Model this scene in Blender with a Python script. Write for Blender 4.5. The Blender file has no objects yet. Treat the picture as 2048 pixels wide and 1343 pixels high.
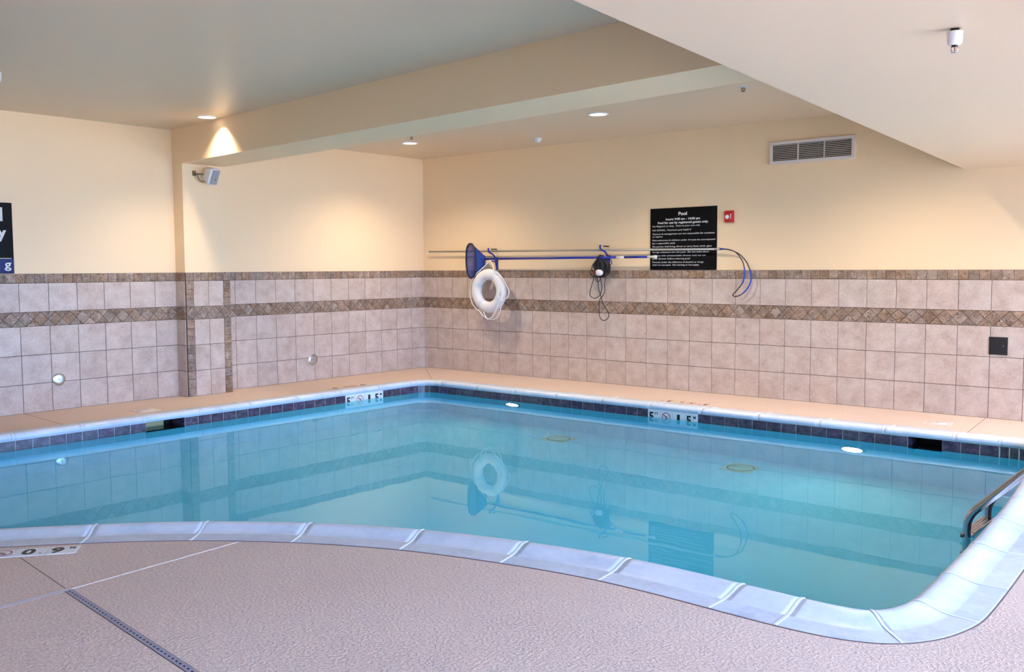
import bpy, bmesh, math, random
from mathutils import Vector, Matrix
from mathutils.geometry import delaunay_2d_cdt
random.seed(7)
S = bpy.context.scene
COL = S.collection
PI = math.pi

# ------------------------------------------------------------------ camera
cam_d = bpy.data.cameras.new('camera')
cam = bpy.data.objects.new('camera', cam_d); COL.objects.link(cam)
S.camera = cam
cam_d.sensor_width = 36.0; cam_d.lens = 1899.62 / 2048 * 36.0
cam_d.clip_start = 0.05; cam_d.clip_end = 200
yaw, pitch, roll = 2.27044562, -0.07243791, -0.00454789
f = Vector((math.cos(yaw)*math.cos(pitch), math.sin(yaw)*math.cos(pitch), math.sin(pitch)))
r = f.cross(Vector((0, 0, 1))).normalized(); u = r.cross(f)
cr, sr = math.cos(roll), math.sin(roll)
R_ = r*cr + u*sr; U_ = u*cr - r*sr
CAMP = Vector((10.42916, -10.30196, 1.53178))
m = Matrix((R_, U_, -f)).transposed().to_4x4(); m.translation = CAMP
cam.matrix_world = m

# ------------------------------------------------------------------ world, exposure, daylight
S.view_settings.view_transform = 'Standard'
S.view_settings.look = 'None'
S.view_settings.gamma = 1.0
S.view_settings.use_curve_mapping = False
S.view_settings.exposure = 0.0
W = bpy.data.worlds.new('sky'); S.world = W
W.use_nodes = True
bg = W.node_tree.nodes['Background']
bg.inputs['Color'].default_value = (0.545, 0.80, 1.43, 1)
bg.inputs['Strength'].default_value = 17.5
XR = 11.6            # window wall
YF = -13.2           # wall behind the camera
WINS = [(-0.75, -3.35), (-3.75, -6.35), (-6.75, -9.35), (-9.75, -12.35)]
WZ0, WZ1 = 0.12, 2.36
for i, (ya, yb) in enumerate(WINS):
    ld = bpy.data.lights.new('daylight_portal', 'AREA'); ld.shape = 'RECTANGLE'
    ld.size = ya - yb; ld.size_y = WZ1 - WZ0
    ld.cycles.is_portal = True
    lo = bpy.data.objects.new('daylight_portal', ld); COL.objects.link(lo)
    lo.location = (XR + 0.13, (ya+yb)/2, (WZ0+WZ1)/2)
    lo.rotation_euler = (0, PI/2, 0)
    lo.rotation_euler = Matrix(((0, 0, 1), (1, 0, 0), (0, 1, 0))).to_euler()   # local -Z looks to -X
DOWN_E = 165.0       # warm ceiling lamps
sun_d = bpy.data.lights.new('sun', 'SUN'); sun_d.energy = 58.0; sun_d.color = (1.0, 0.90, 0.76); sun_d.angle = math.radians(0.6)
sun = bpy.data.objects.new('sun', sun_d); COL.objects.link(sun); sun.location = (16, 10, 12)      # strikes the terrace outside the windows, not the room
sun.rotation_euler = Vector((0.30, -0.62, -0.72)).to_track_quat('-Z', 'Y').to_euler()

# ------------------------------------------------------------------ materials
def mat(name):
    m = bpy.data.materials.new(name); m.use_nodes = True
    nt = m.node_tree; b = nt.nodes['Principled BSDF']
    return m, nt, b
def nd(nt, t, **kw):
    n = nt.nodes.new(t)
    for k, v in kw.items():
        if k in n.inputs: n.inputs[k].default_value = v
        else: setattr(n, k, v)
    return n
def simple(name, col, rough=0.5, metal=0.0, spec=0.5, bump=0, bscale=100):
    m, nt, b = mat(name)
    b.inputs['Base Color'].default_value = (*col, 1); b.inputs['Roughness'].default_value = rough
    b.inputs['Metallic'].default_value = metal; b.inputs['Specular IOR Level'].default_value = spec
    tc = nd(nt, 'ShaderNodeTexCoord')
    n = nd(nt, 'ShaderNodeTexNoise', Scale=bscale, Detail=2.0)
    nt.links.new(tc.outputs['Object'], n.inputs['Vector'])
    mx = nd(nt, 'ShaderNodeMix', data_type='RGBA')
    mx.inputs['A'].default_value = (*[c*0.96 for c in col], 1); mx.inputs['B'].default_value = (*[min(1, c*1.03) for c in col], 1)
    nt.links.new(n.outputs['Fac'], mx.inputs['Factor']); nt.links.new(mx.outputs['Result'], b.inputs['Base Color'])
    if bump:
        bp = nd(nt, 'ShaderNodeBump', Strength=bump, Distance=0.002)
        nt.links.new(n.outputs['Fac'], bp.inputs['Height']); nt.links.new(bp.outputs['Normal'], b.inputs['Normal'])
    return m
def tilemat(name, cols, rough=0.35, scale=6.0, pits=False, per_tile=0.12, hue=0.0, fine=40.0):
    """cols: three colours mottled by noise, each object tinted by its own random number"""
    m, nt, b = mat(name); L = nt.links.new
    tc = nd(nt, 'ShaderNodeTexCoord'); oi = nd(nt, 'ShaderNodeObjectInfo')
    cx = nd(nt, 'ShaderNodeVectorMath', operation='MULTIPLY_ADD')
    cmb = nd(nt, 'ShaderNodeCombineXYZ')
    for k in 'XYZ': L(oi.outputs['Random'], cmb.inputs[k])
    L(cmb.outputs[0], cx.inputs[0]); cx.inputs[1].default_value = (71, 37, 53); L(tc.outputs['Object'], cx.inputs[2])
    n1 = nd(nt, 'ShaderNodeTexNoise', Scale=scale, Detail=4.0, Roughness=0.6)
    n2 = nd(nt, 'ShaderNodeTexNoise', Scale=fine, Detail=3.0, Roughness=0.6)
    L(cx.outputs[0], n1.inputs['Vector']); L(cx.outputs[0], n2.inputs['Vector'])
    ad = nd(nt, 'ShaderNodeMath', operation='MULTIPLY_ADD'); L(n2.outputs['Fac'], ad.inputs[0]); ad.inputs[1].default_value = 0.5; L(n1.outputs['Fac'], ad.inputs[2])
    rp = nd(nt, 'ShaderNodeValToRGB'); e = rp.color_ramp.elements
    e[0].position = 0.52; e[0].color = (*cols[0], 1); e[1].position = 1.0; e[1].color = (*cols[2], 1)
    x = e.new(0.74); x.color = (*cols[1], 1)
    L(ad.outputs[0], rp.inputs['Fac'])
    # brightness and hue of each tile
    wn = nd(nt, 'ShaderNodeTexWhiteNoise', noise_dimensions='1D'); L(oi.outputs['Random'], wn.inputs['W'])
    sp = nd(nt, 'ShaderNodeSeparateColor'); L(wn.outputs['Color'], sp.inputs[0])
    hs = nd(nt, 'ShaderNodeHueSaturation')
    mr = nd(nt, 'ShaderNodeMapRange'); L(sp.outputs[0], mr.inputs['Value']); mr.inputs['To Min'].default_value = 1-per_tile; mr.inputs['To Max'].default_value = 1+per_tile
    L(mr.outputs[0], hs.inputs['Value'])
    mr2 = nd(nt, 'ShaderNodeMapRange'); L(sp.outputs[1], mr2.inputs['Value']); mr2.inputs['To Min'].default_value = 1-hue; mr2.inputs['To Max'].default_value = 1+hue
    L(mr2.outputs[0], hs.inputs['Saturation']); L(rp.outputs[0], hs.inputs['Color'])
    out = hs.outputs[0]
    bp = nd(nt, 'ShaderNodeBump', Strength=0.15, Distance=0.002); L(ad.outputs[0], bp.inputs['Height'])
    if pits:
        v = nd(nt, 'ShaderNodeTexNoise', Scale=65.0, Detail=1.0); L(cx.outputs[0], v.inputs['Vector'])
        pr = nd(nt, 'ShaderNodeValToRGB'); pr.color_ramp.elements[0].position = 0.30; pr.color_ramp.elements[1].position = 0.36
        L(v.outputs['Fac'], pr.inputs['Fac'])
        mx = nd(nt, 'ShaderNodeMix', data_type='RGBA'); L(pr.outputs[0], mx.inputs['Factor'])
        mx.inputs['A'].default_value = (0.035, 0.022, 0.015, 1); L(out, mx.inputs['B']); out = mx.outputs['Result']
    L(out, b.inputs['Base Color']); L(bp.outputs[0], b.inputs['Normal'])
    b.inputs['Roughness'].default_value = rough; b.inputs['Specular IOR Level'].default_value = 0.4
    return m
def lin(r, g, b):
    def c(v):
        v /= 255
        return v/12.92 if v <= 0.04045 else ((v+0.055)/1.055)**2.4
    return (c(r), c(g), c(b))

def paint(name, col, rough):
    m, nt, b = mat(name); L = nt.links.new
    b.inputs['Base Color'].default_value = (*col, 1); b.inputs['Roughness'].default_value = rough
    tc = nd(nt, 'ShaderNodeTexCoord'); n = nd(nt, 'ShaderNodeTexNoise', Scale=160.0, Detail=2.0)
    L(tc.outputs['Object'], n.inputs['Vector'])
    bp = nd(nt, 'ShaderNodeBump', Strength=0.12, Distance=0.001); L(n.outputs['Fac'], bp.inputs['Height']); L(bp.outputs[0], b.inputs['Normal'])
    return m
M_WALL = paint('cream_wall_paint', lin(243, 216, 178), 0.5)
M_CEIL = paint('cream_ceiling_paint', lin(226, 204, 178), 0.40)
M_TILE = tilemat('beige_ceramic', [lin(176, 157, 147), lin(194, 177, 167), lin(208, 194, 186)], 0.32, 7.0, per_tile=0.03, hue=0.08, fine=45)
M_TRAV = tilemat('tumbled_travertine', [lin(116, 94, 80), lin(146, 124, 108), lin(176, 156, 142)], 0.6, 12.0, pits=True, per_tile=0.17, hue=0.22, fine=60)
M_GROUT = simple('brown_grout', lin(80, 62, 58), 0.9, bscale=80)
M_PTILE = tilemat('purple_slate_glaze', [lin(50, 42, 58), lin(78, 66, 86), lin(114, 100, 120)], 0.25, 22.0, per_tile=0.12, hue=0.25, fine=80)
M_WGROUT = simple('white_grout', lin(222, 228, 232), 0.8, bscale=120)
M_WTILE = simple('white_glazed_tile', lin(226, 230, 236), 0.25, bscale=30)
M_COPE = tilemat('white_coping_stone', [lin(176, 186, 202), lin(194, 204, 220), lin(206, 216, 230)], 0.42, 5.0, per_tile=0.035, hue=0.15, fine=28)
M_NOSE = tilemat('smooth_lit_coping_nose', [lin(188, 202, 222), lin(204, 216, 234), lin(214, 224, 240)], 0.3, 4.0, per_tile=0.02, hue=0.1, fine=20)  # coping stone again, light caught by the lip put into the colour
M_PLAST = simple('aqua_pool_plaster', (0.17, 0.72, 0.94), 0.8, bscale=6)
M_BLACK = simple('black_print', (0.012, 0.012, 0.013), 0.5)
M_SIGNB = simple('black_sign_acrylic', (0.004, 0.004, 0.005), 0.5, spec=0.12)
M_NAVY = simple('navy_sign_panel', lin(36, 44, 104), 0.45, spec=0.2)
M_WHITE = simple('white_plastic', lin(232, 232, 234), 0.4)
M_WPRINT = simple('white_print', lin(225, 225, 225), 0.6)
M_GREY = simple('grey_plastic', lin(150, 154, 166), 0.5)
M_RED = simple('red_plastic', lin(190, 22, 28), 0.35)
M_REDP = simple('red_print', lin(180, 40, 60), 0.5)
M_ALU = simple('anodised_aluminium', lin(178, 176, 168), 0.42, 0.6)
M_BLUE = simple('blue_anodised_tube', lin(22, 38, 150), 0.35)
M_BLUEP = simple('blue_plastic', lin(20, 60, 180), 0.4)
M_NET = simple('blue_mesh_net', lin(24, 58, 140), 0.85)
nt = M_NET.node_tree; b = nt.nodes['Principled BSDF']; b.inputs['Alpha'].default_value = 0.85
M_RIM = simple('dark_navy_rim', lin(16, 18, 52), 0.45)
M_ROPE = simple('white_rope', lin(232, 230, 228), 0.8, bump=0.6, bscale=300)
M_FOAM = simple('white_buoy_shell', lin(226, 226, 232), 0.5, bscale=12)
M_BAND = simple('pale_buoy_band', lin(206, 216, 230), 0.5)
M_CABLE = simple('black_rubber_cable', (0.012, 0.012, 0.013), 0.5)
M_STEEL = simple('polished_steel', lin(196, 194, 196), 0.13, 1.0)
M_BRUSH = simple('brushed_steel', lin(206, 208, 214), 0.28, 1.0)
M_DARK = simple('dark_access_cover', lin(34, 30, 34), 0.45)
M_DUCT = simple('dark_duct', (0.01, 0.01, 0.01), 0.9)
M_VENT = simple('grey_vent_enamel', lin(222, 212, 208), 0.4)
M_DRAING = simple('grey_drain_channel', lin(150, 144, 160), 0.45)
M_STRIP = simple('pale_expansion_strip', lin(206, 206, 222), 0.5)
M_SEAL = simple('tan_joint_sealant', lin(150, 128, 116), 0.8)
M_ESEAL = simple('dark_edge_sealant', lin(112, 92, 92), 0.85)
M_LSEAL = simple('pale_joint_sealant', lin(220, 206, 200), 0.8)
M_YEL = simple('yellowed_plastic', lin(206, 200, 120), 0.5)
M_DRAINC = simple('pale_drain_plastic', (0.30, 0.64, 0.58), 0.5)
M_WEIR = simple('stained_weir_plastic', lin(172, 160, 118), 0.6, bscale=25)
M_BRASS = simple('dark_brass', lin(128, 110, 84), 0.4, 0.8)
M_CHROME = simple('chrome', lin(215, 215, 218), 0.12, 1.0)
M_FRAME = simple('white_window_frame', lin(225, 225, 225), 0.4)
M_TERR = simple('pale_terrace_paving', lin(206, 192, 176), 0.85, bscale=3)
M_LID = simple('pale_skimmer_lid', lin(214, 200, 196), 0.5)

# deck: knock-down concrete
M_DECK, nt, b = mat('textured_concrete_deck'); L = nt.links.new
tc = nd(nt, 'ShaderNodeTexCoord')
n1 = nd(nt, 'ShaderNodeTexNoise', Scale=66.0, Detail=3.0, Roughness=0.55); L(tc.outputs['Object'], n1.inputs['Vector'])
n2 = nd(nt, 'ShaderNodeTexNoise', Scale=1.3, Detail=3.0); L(tc.outputs['Object'], n2.inputs['Vector'])
rp = nd(nt, 'ShaderNodeValToRGB'); rp.color_ramp.elements[0].position = 0.40; rp.color_ramp.elements[1].position = 0.62
L(n1.outputs['Fac'], rp.inputs['Fac'])
bp = nd(nt, 'ShaderNodeBump', Strength=0.55, Distance=0.004); L(rp.outputs[0], bp.inputs['Height']); L(bp.outputs[0], b.inputs['Normal'])
mx = nd(nt, 'ShaderNodeMix', data_type='RGBA'); L(n2.outputs['Fac'], mx.inputs['Factor'])
mx.inputs['A'].default_value = (*lin(218, 193, 180), 1); mx.inputs['B'].default_value = (*lin(228, 206, 194), 1)
mx2 = nd(nt, 'ShaderNodeMix', data_type='RGBA', blend_type='MULTIPLY'); mx2.inputs['Factor'].default_value = 0.18
L(mx.outputs['Result'], mx2.inputs['A']); L(rp.outputs[0], mx2.inputs['B']); L(mx2.outputs['Result'], b.inputs['Base Color'])
b.inputs['Roughness'].default_value = 0.75; b.inputs['Specular IOR Level'].default_value = 0.3

# water: refracting and reflecting surface with faint ripples
M_WATER = bpy.data.materials.new('pool_water'); M_WATER.use_nodes = True
nt = M_WATER.node_tree; nt.nodes.clear(); L = nt.links.new
o = nd(nt, 'ShaderNodeOutputMaterial'); g = nd(nt, 'ShaderNodeBsdfGlass', IOR=1.333, Roughness=0.0)
g.inputs['Color'].default_value = (0.74, 0.95, 1.0, 1)
tc = nd(nt, 'ShaderNodeTexCoord'); n1 = nd(nt, 'ShaderNodeTexNoise', Scale=3.2, Detail=1.5); L(tc.outputs['Object'], n1.inputs['Vector'])
bp = nd(nt, 'ShaderNodeBump', Strength=0.03, Distance=0.012); L(n1.outputs['Fac'], bp.inputs['Height']); L(bp.outputs[0], g.inputs['Normal'])
L(g.outputs[0], o.inputs['Surface'])

# window glass: thin pane
M_GLASS = bpy.data.materials.new('window_glass'); M_GLASS.use_nodes = True
nt = M_GLASS.node_tree; nt.nodes.clear(); L = nt.links.new
o = nd(nt, 'ShaderNodeOutputMaterial'); tr = nd(nt, 'ShaderNodeBsdfTransparent'); gl = nd(nt, 'ShaderNodeBsdfGlossy', Roughness=0.0)
tr.inputs['Color'].default_value = (0.95, 0.97, 0.96, 1)
fr = nd(nt, 'ShaderNodeFresnel', IOR=1.45); ms = nd(nt, 'ShaderNodeMixShader')
L(fr.outputs[0], ms.inputs['Fac']); L(tr.outputs[0], ms.inputs[1]); L(gl.outputs[0], ms.inputs[2]); L(ms.outputs[0], o.inputs['Surface'])
M_BULB = bpy.data.materials.new('clear_bulb_liquid'); M_BULB.use_nodes = True
M_BULB.node_tree.nodes['Principled BSDF'].inputs['Base Color'].default_value = (0.5, 0.08, 0.06, 1)

def emis(name, col, st):
    m = bpy.data.materials.new(name); m.use_nodes = True
    b = m.node_tree.nodes['Principled BSDF']
    b.inputs['Base Color'].default_value = (*col, 1); b.inputs['Emission Color'].default_value = (*col, 1)
    b.inputs['Emission Strength'].default_value = st
    return m
M_LAMP = emis('lit_lamp_lens', (1.0, 0.93, 0.80), 3.0)
M_POOLLAMP = emis('lit_pool_lens', (1.0, 0.86, 0.62), 170.0)

# ------------------------------------------------------------------ helpers
def box(bm, x0, x1, y0, y1, z0, z1):
    vs = [bm.verts.new(p) for p in ((x0,y0,z0),(x1,y0,z0),(x1,y1,z0),(x0,y1,z0),(x0,y0,z1),(x1,y0,z1),(x1,y1,z1),(x0,y1,z1))]
    for q in ((3,2,1,0),(4,5,6,7),(0,1,5,4),(1,2,6,5),(2,3,7,6),(3,0,4,7)):
        bm.faces.new([vs[i] for i in q])
    return vs
def cbox(bm, x0, x1, y0, y1, z0, z1, b=0.004):
    """box with chamfered edges"""
    t = bmesh.new(); box(t, x0, x1, y0, y1, z0, z1)
    bmesh.ops.bevel(t, geom=t.edges[:], offset=b, segments=2, affect='EDGES', profile=0.5)
    merge(bm, t)
def merge(bm, t, M=None):
    if M is not None: bmesh.ops.transform(t, matrix=M, verts=t.verts)
    me = bpy.data.meshes.new('tmp'); t.to_mesh(me); t.free(); bm.from_mesh(me); bpy.data.meshes.remove(me)
def tube(bm, pts, rad, n=8, closed=False, caps=True):
    pts = [Vector(p) for p in pts]; N = len(pts); rings = []
    up = None
    for i, p in enumerate(pts):
        a = pts[(i-1) % N] if (closed or i > 0) else p
        c = pts[(i+1) % N] if (closed or i < N-1) else p
        t = (c - a).normalized()
        if up is None: up = t.orthogonal().normalized()
        up = (up - t*up.dot(t))
        if up.length < 1e-6: up = t.orthogonal()
        up.normalize(); s = t.cross(up)
        rr = rad[i] if isinstance(rad, (list, tuple)) else rad
        rings.append([bm.verts.new(p + (up*math.cos(2*PI*k/n) + s*math.sin(2*PI*k/n))*rr) for k in range(n)])
    M = N if closed else N-1
    for i in range(M):
        A, B = rings[i], rings[(i+1) % N]
        if closed and i == N-1:      # match twist
            d = min(range(n), key=lambda k: (A[0].co - B[k].co).length); B = B[d:] + B[:d]
        for k in range(n):
            fc = bm.faces.new((A[k], A[(k+1) % n], B[(k+1) % n], B[k])); fc.smooth = True
    if caps and not closed:
        bm.faces.new(rings[0][::-1]); bm.faces.new(rings[-1])
def spline(pts, per=6, closed=False):
    P = [Vector(p) for p in pts]; N = len(P); out = []
    for i in range(N if closed else N-1):
        g = lambda k: P[k % N] if closed else P[max(0, min(N-1, k))]
        a, b_, c, d = g(i-1), g(i), g(i+1), g(i+2)
        for j in range(per):
            t = j/per
            out.append(0.5*((2*b_) + (c-a)*t + (2*a-5*b_+4*c-d)*t*t + (3*b_-a-3*c+d)*t**3))
    if not closed: out.append(P[-1])
    return out
def lathe(bm, prof, M=None, n=24, smooth=True):
    """prof: (radius, z) pairs"""
    t = bmesh.new(); rings = []
    for (rr, z) in prof:
        if rr < 1e-6: rings.append([t.verts.new((0, 0, z))])
        else: rings.append([t.verts.new((rr*math.cos(2*PI*k/n), rr*math.sin(2*PI*k/n), z)) for k in range(n)])
    for A, B in zip(rings, rings[1:]):
        for k in range(n):
            a, a2 = A[k % len(A)], A[(k+1) % len(A)]; c, c2 = B[k % len(B)], B[(k+1) % len(B)]
            vs = []
            for v in (a, a2, c2, c):
                if v not in vs: vs.append(v)
            if len(vs) > 2:
                fc = t.faces.new(vs); fc.smooth = smooth
    merge(bm, t, M)
def obj(name, bm, material, parent=None, M=None, recalc=True):
    if recalc: bmesh.ops.recalc_face_normals(bm, faces=bm.faces)
    me = bpy.data.meshes.new(name); bm.to_mesh(me); bm.free()
    me.materials.append(material)
    return link(name, me, parent, M)
def link(name, me, parent=None, M=None):
    o = bpy.data.objects.new(name, me); COL.objects.link(o)
    if parent is not None:
        o.parent = parent
        pl = parent.get('_base')
        if pl is not None: o.matrix_parent_inverse = Matrix.Translation(-Vector(pl))
    if M is not None: o.matrix_basis = M
    return o
def thing(name, label, cat, loc, group=None):
    o = bpy.data.objects.new(name, None); COL.objects.link(o); o.location = loc; o['_base'] = list(loc)
    o.empty_display_size = 0.05
    return tag(o, label, cat, group)
def tag(o, label, cat, group=None):
    o['label'] = label; o['category'] = cat
    if group: o['group'] = group
    return o
def rebase(o, loc):
    o.data.transform(Matrix.Translation(-Vector(loc))); o.location = loc
    return o
def struct(name, bm, material, label=None):
    o = obj(name, bm, material); o['kind'] = 'structure'
    if label: o['label'] = label
    return o
def frame(o, x, y, n):
    M = Matrix((Vector(x), Vector(y), Vector(n))).transposed().to_4x4(); M.translation = Vector(o); return M
def prism(pts, t, bev):
    """tile from a convex outline: back at n=0, chamfered front at n=t"""
    bm = bmesh.new(); c = Vector((sum(p[0] for p in pts)/len(pts), sum(p[1] for p in pts)/len(pts)))
    k = len(pts); rings = []
    for z, ins in ((0, 0), (t-bev, 0), (t, bev)):
        rg = []
        for i in range(k):
            p = Vector(pts[i]); a = Vector(pts[i-1]); d = Vector(pts[(i+1) % k])
            e1 = (p-a).normalized(); e2 = (d-p).normalized()
            n1 = Vector((-e1.y, e1.x)); n2 = Vector((-e2.y, e2.x))
            bi = (n1+n2); bi = bi/(bi.length_squared)*2
            q = p + bi*ins
            rg.append(bm.verts.new((q.x, q.y, z)))
        rings.append(rg)
    for A, B in zip(rings, rings[1:]):
        for i in range(k): bm.faces.new((A[i], A[(i+1) % k], B[(i+1) % k], B[i]))
    bm.faces.new(rings[-1])
    return bm
_mc = {}
def tilemesh(key, pts, t, bev, material):
    key = (key, round(t, 4), material.name)
    if key not in _mc:
        bm = prism(pts, t, bev); me = bpy.data.meshes.new(key[0] if isinstance(key[0], str) else 'tile')
        bm.to_mesh(me); bm.free(); me.materials.append(material); _mc[key] = me
    return _mc[key]
def recttile(name, w, h, material, parent, M, t=0.008, bev=0.0015):
    w = round(w, 4); h = round(h, 4)
    me = tilemesh(f'tile_{w}_{h}', [(-w/2,-h/2),(w/2,-h/2),(w/2,h/2),(-w/2,h/2)], t, bev, material)
    return link(name, me, parent, M)
_font = [None]
def textmesh(txt, width=None, cap=0.03, bold=0.0, extr=0.0006):
    """flat lettering: returns a mesh whose left baseline is the origin"""
    cu = bpy.data.curves.new('lettering', 'FONT'); cu.body = txt; cu.size = cap/0.70; cu.extrude = extr; cu.offset = bold
    cu.resolution_u = 3
    o = bpy.data.objects.new('lettering', cu); COL.objects.link(o)
    bpy.context.view_layer.update()
    me = bpy.data.meshes.new_from_object(o.evaluated_get(bpy.context.evaluated_depsgraph_get()))
    bpy.data.objects.remove(o); bpy.data.curves.remove(cu)
    xs = [v.co.x for v in me.vertices]
    me.transform(Matrix.Translation((-min(xs), 0, 0)))
    if width: me.transform(Matrix.Diagonal((width/(max(xs)-min(xs)), 1, 1, 1)))
    return me
def text(name, txt, material, parent, M, width=None, cap=0.03, bold=0.0, align='l'):
    me = textmesh(txt, width, cap, bold); me.name = name
    w = max(v.co.x for v in me.vertices)
    if align == 'c': me.transform(Matrix.Translation((-w/2, 0, 0)))
    me.materials.clear(); me.materials.append(material)
    return link(name, me, parent, M)

# ------------------------------------------------------------------ pool outline (outer edge of the coping)
ctrl = [(1.04, -9.6), (1.04, -8.0), (1.04, -6.0), (1.04, -4.0), (1.04, -2.6)]
def arc(cx, cy, R, a0, a1, n=9):
    return [(cx+R*math.cos(math.radians(a0+(a1-a0)*i/(n-1))), cy+R*math.sin(math.radians(a0+(a1-a0)*i/(n-1)))) for i in range(n)]
RC = 0.56
ctrl += arc(1.04+RC, -1.025-RC, RC, 180, 90)
ctrl += [(2.6, -1.025), (4.0, -1.03), (5.5, -1.03), (7.0, -1.03), (7.9, -1.03)]
ctrl += arc(9.04-RC, -1.03-RC, RC, 90, 3)
ctrl += [(9.15, -2.2), (9.235, -2.95), (9.31, -3.8), (9.36, -4.6), (9.392, -5.3), (9.407, -5.75)]
ctrl += [(9.405, -5.98), (9.365, -6.165), (9.31, -6.30), (9.222, -6.415), (9.12, -6.49), (8.96, -6.54), (8.744, -6.558), (8.426, -6.553), (8.12, -6.545), (7.813, -6.556), (7.52, -6.597), (7.274, -6.65), (6.97, -6.73), (6.682, -6.828), (6.40, -6.955), (6.125, -7.108), (5.88, -7.27),
         (5.642, -7.453), (5.42, -7.655), (5.22, -7.868), (4.942, -8.19), (4.62, -8.62), (4.30, -9.10), (3.97, -9.58), (3.6, -10.0), (3.1, -10.35), (2.5, -10.5), (1.9, -10.5)]
ctrl += arc(1.04+0.75, -10.5+0.75, 0.75, 268, 182, 9)
dense = spline([(x, y, 0) for x, y in ctrl], 10, True)
# resample evenly
def resample(P, ds):
    P = P + [P[0]]; cum = [0]
    for a, c in zip(P, P[1:]): cum.append(cum[-1]+(c-a).length)
    T = cum[-1]; n = int(round(T/ds)); out = []; j = 0
    for i in range(n):
        s = T*i/n
        while cum[j+1] < s: j += 1
        t = (s-cum[j])/max(1e-9, cum[j+1]-cum[j]); out.append(P[j].lerp(P[j+1], t))
    return out
OUT = resample(dense, 0.02); NP = len(OUT)
for _ in range(12): OUT = [(OUT[i-1]+OUT[i]*2+OUT[(i+1) % NP])/4 for i in range(NP)]
NRM = []
for i in range(NP):
    t = (OUT[(i+3) % NP]-OUT[(i-3) % NP]).normalized(); NRM.append(Vector((t.y, -t.x, 0)))
for _ in range(2): NRM = [sum((NRM[(i+k) % NP] for k in range(-8, 9)), Vector((0, 0, 0))).normalized() for i in range(NP)]
WF = [1.0-0.12*max(0.0, -n.x)**1.5 for n in NRM]          # the right-hand run of coping is a little narrower
for _ in range(3): WF = [sum(WF[(i+k) % NP] for k in range(-6, 7))/13 for i in range(NP)]
def off(d): return [OUT[i]+NRM[i]*d*WF[i] for i in range(NP)]
DW = 0.322; WALL = off(DW+0.008)
def near_i(p, L=None):
    L = L or OUT; q = Vector((p[0], p[1], 0)); return min(range(NP), key=lambda i: (L[i]-q).length_squared)
WZ = -0.118
def floorz(y): 
    t = max(0.0, min(1.0, (y+8.2)/(-4.0+8.2))); return -1.05 + (-1.62+1.05)*t

def poly_fill(outer, holes, zf, bm, flip=False):
    pts = [Vector((p[0], p[1])) for p in outer]; edges = [(i, (i+1) % len(outer)) for i in range(len(outer))]
    for h in holes:
        s = len(pts); pts += [Vector((p[0], p[1])) for p in h]; edges += [(s+i, s+(i+1) % len(h)) for i in range(len(h))]
    v, e, fs, *_ = delaunay_2d_cdt(pts, edges, [], 0, 1e-5)
    def inside(q, L):
        c = False; j = len(L)-1
        for i in range(len(L)):
            a, b_ = L[i], L[j]
            if (a[1] > q[1]) != (b_[1] > q[1]) and q[0] < (b_[0]-a[0])*(q[1]-a[1])/(b_[1]-a[1])+a[0]: c = not c
            j = i
        return c
    bv = [bm.verts.new((p.x, p.y, zf(p))) for p in v]
    for fc in fs:
        c = (v[fc[0]]+v[fc[1]]+v[fc[2]])/3
        if inside(c, outer) and not any(inside(c, h) for h in holes):
            bm.faces.new([bv[i] for i in fc])
    return bv

# ------------------------------------------------------------------ room shell
CZ, SZ = 3.17, 2.485
# floor (deck) with the pool cut out of it
bm = bmesh.new()
ring = OUT[::6]
poly_fill([(-0.2, 0.2), (-0.2, YF-0.2), (XR+0.2, YF-0.2), (XR+0.2, 0.2)], [ring], lambda p: 0.0, bm)
bmesh.ops.recalc_face_normals(bm, faces=bm.faces)
if sum(fc.normal.z for fc in bm.faces) < 0: bmesh.ops.reverse_faces(bm, faces=bm.faces)
hv = [bm.verts.new((p.x, p.y, 0)) for p in ring]; lv = [bm.verts.new((p.x, p.y, -0.12)) for p in ring]
for i in range(len(ring)):
    j = (i+1) % len(ring); bm.faces.new((hv[i], hv[j], lv[j], lv[i]))
FLOOR = obj('floor', bm, M_DECK, recalc=False); FLOOR['kind'] = 'structure'

bm = bmesh.new(); box(bm, XR+0.2, XR+26, YF-24, 24, -0.25, -0.05)
TERR = obj('floor_terrace', bm, M_TERR); TERR['kind'] = 'structure'
def boxobj(name, *b, material=M_WALL):
    bm = bmesh.new(); box(bm, *b); return struct(name, bm, material)
WB = boxobj('wall_back', -0.2, XR+0.2, 0, 0.2, -0.02, 3.4)
WL = boxobj('wall_left', -0.2, 0, YF-0.2, 0.2, -0.02, 3.4)
WFR = boxobj('wall_front', -0.2, XR+0.2, YF-0.2, YF, -0.02, 3.4)
bm = bmesh.new()
box(bm, XR, XR+0.2, YF-0.2, 0.2, -0.02, WZ0); box(bm, XR, XR+0.2, YF-0.2, 0.2, WZ1, 3.4)
ys = [0.2] + [v for w in WINS for v in w] + [YF-0.2]
for a, c in zip(ys[::2], ys[1::2]): box(bm, XR, XR+0.2, c, a, WZ0, WZ1)
WR = struct('wall_right', bm, M_WALL)
for i, (ya, yb) in enumerate(WINS):
    bm = bmesh.new(); w = 0.05
    for (a, c, z0, z1) in ((yb, ya, WZ0, WZ0+w), (yb, ya, WZ1-w, WZ1), (yb, yb+w, WZ0, WZ1), (ya-w, ya, WZ0, WZ1), ((ya+yb)/2-w/2, (ya+yb)/2+w/2, WZ0, WZ1)):
        box(bm, XR+0.05, XR+0.11, a, c, z0, z1)
    wo = struct('window_%d' % (i+1), bm, M_FRAME)
    for k in range(2):
        bm = bmesh.new(); a = yb+w + k*((ya-yb)/2-w/2); box(bm, XR+0.077, XR+0.083, a, a+(ya-yb)/2-1.5*w, WZ0+w, WZ1-w)
        obj('pane', bm, M_GLASS, wo)
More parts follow.
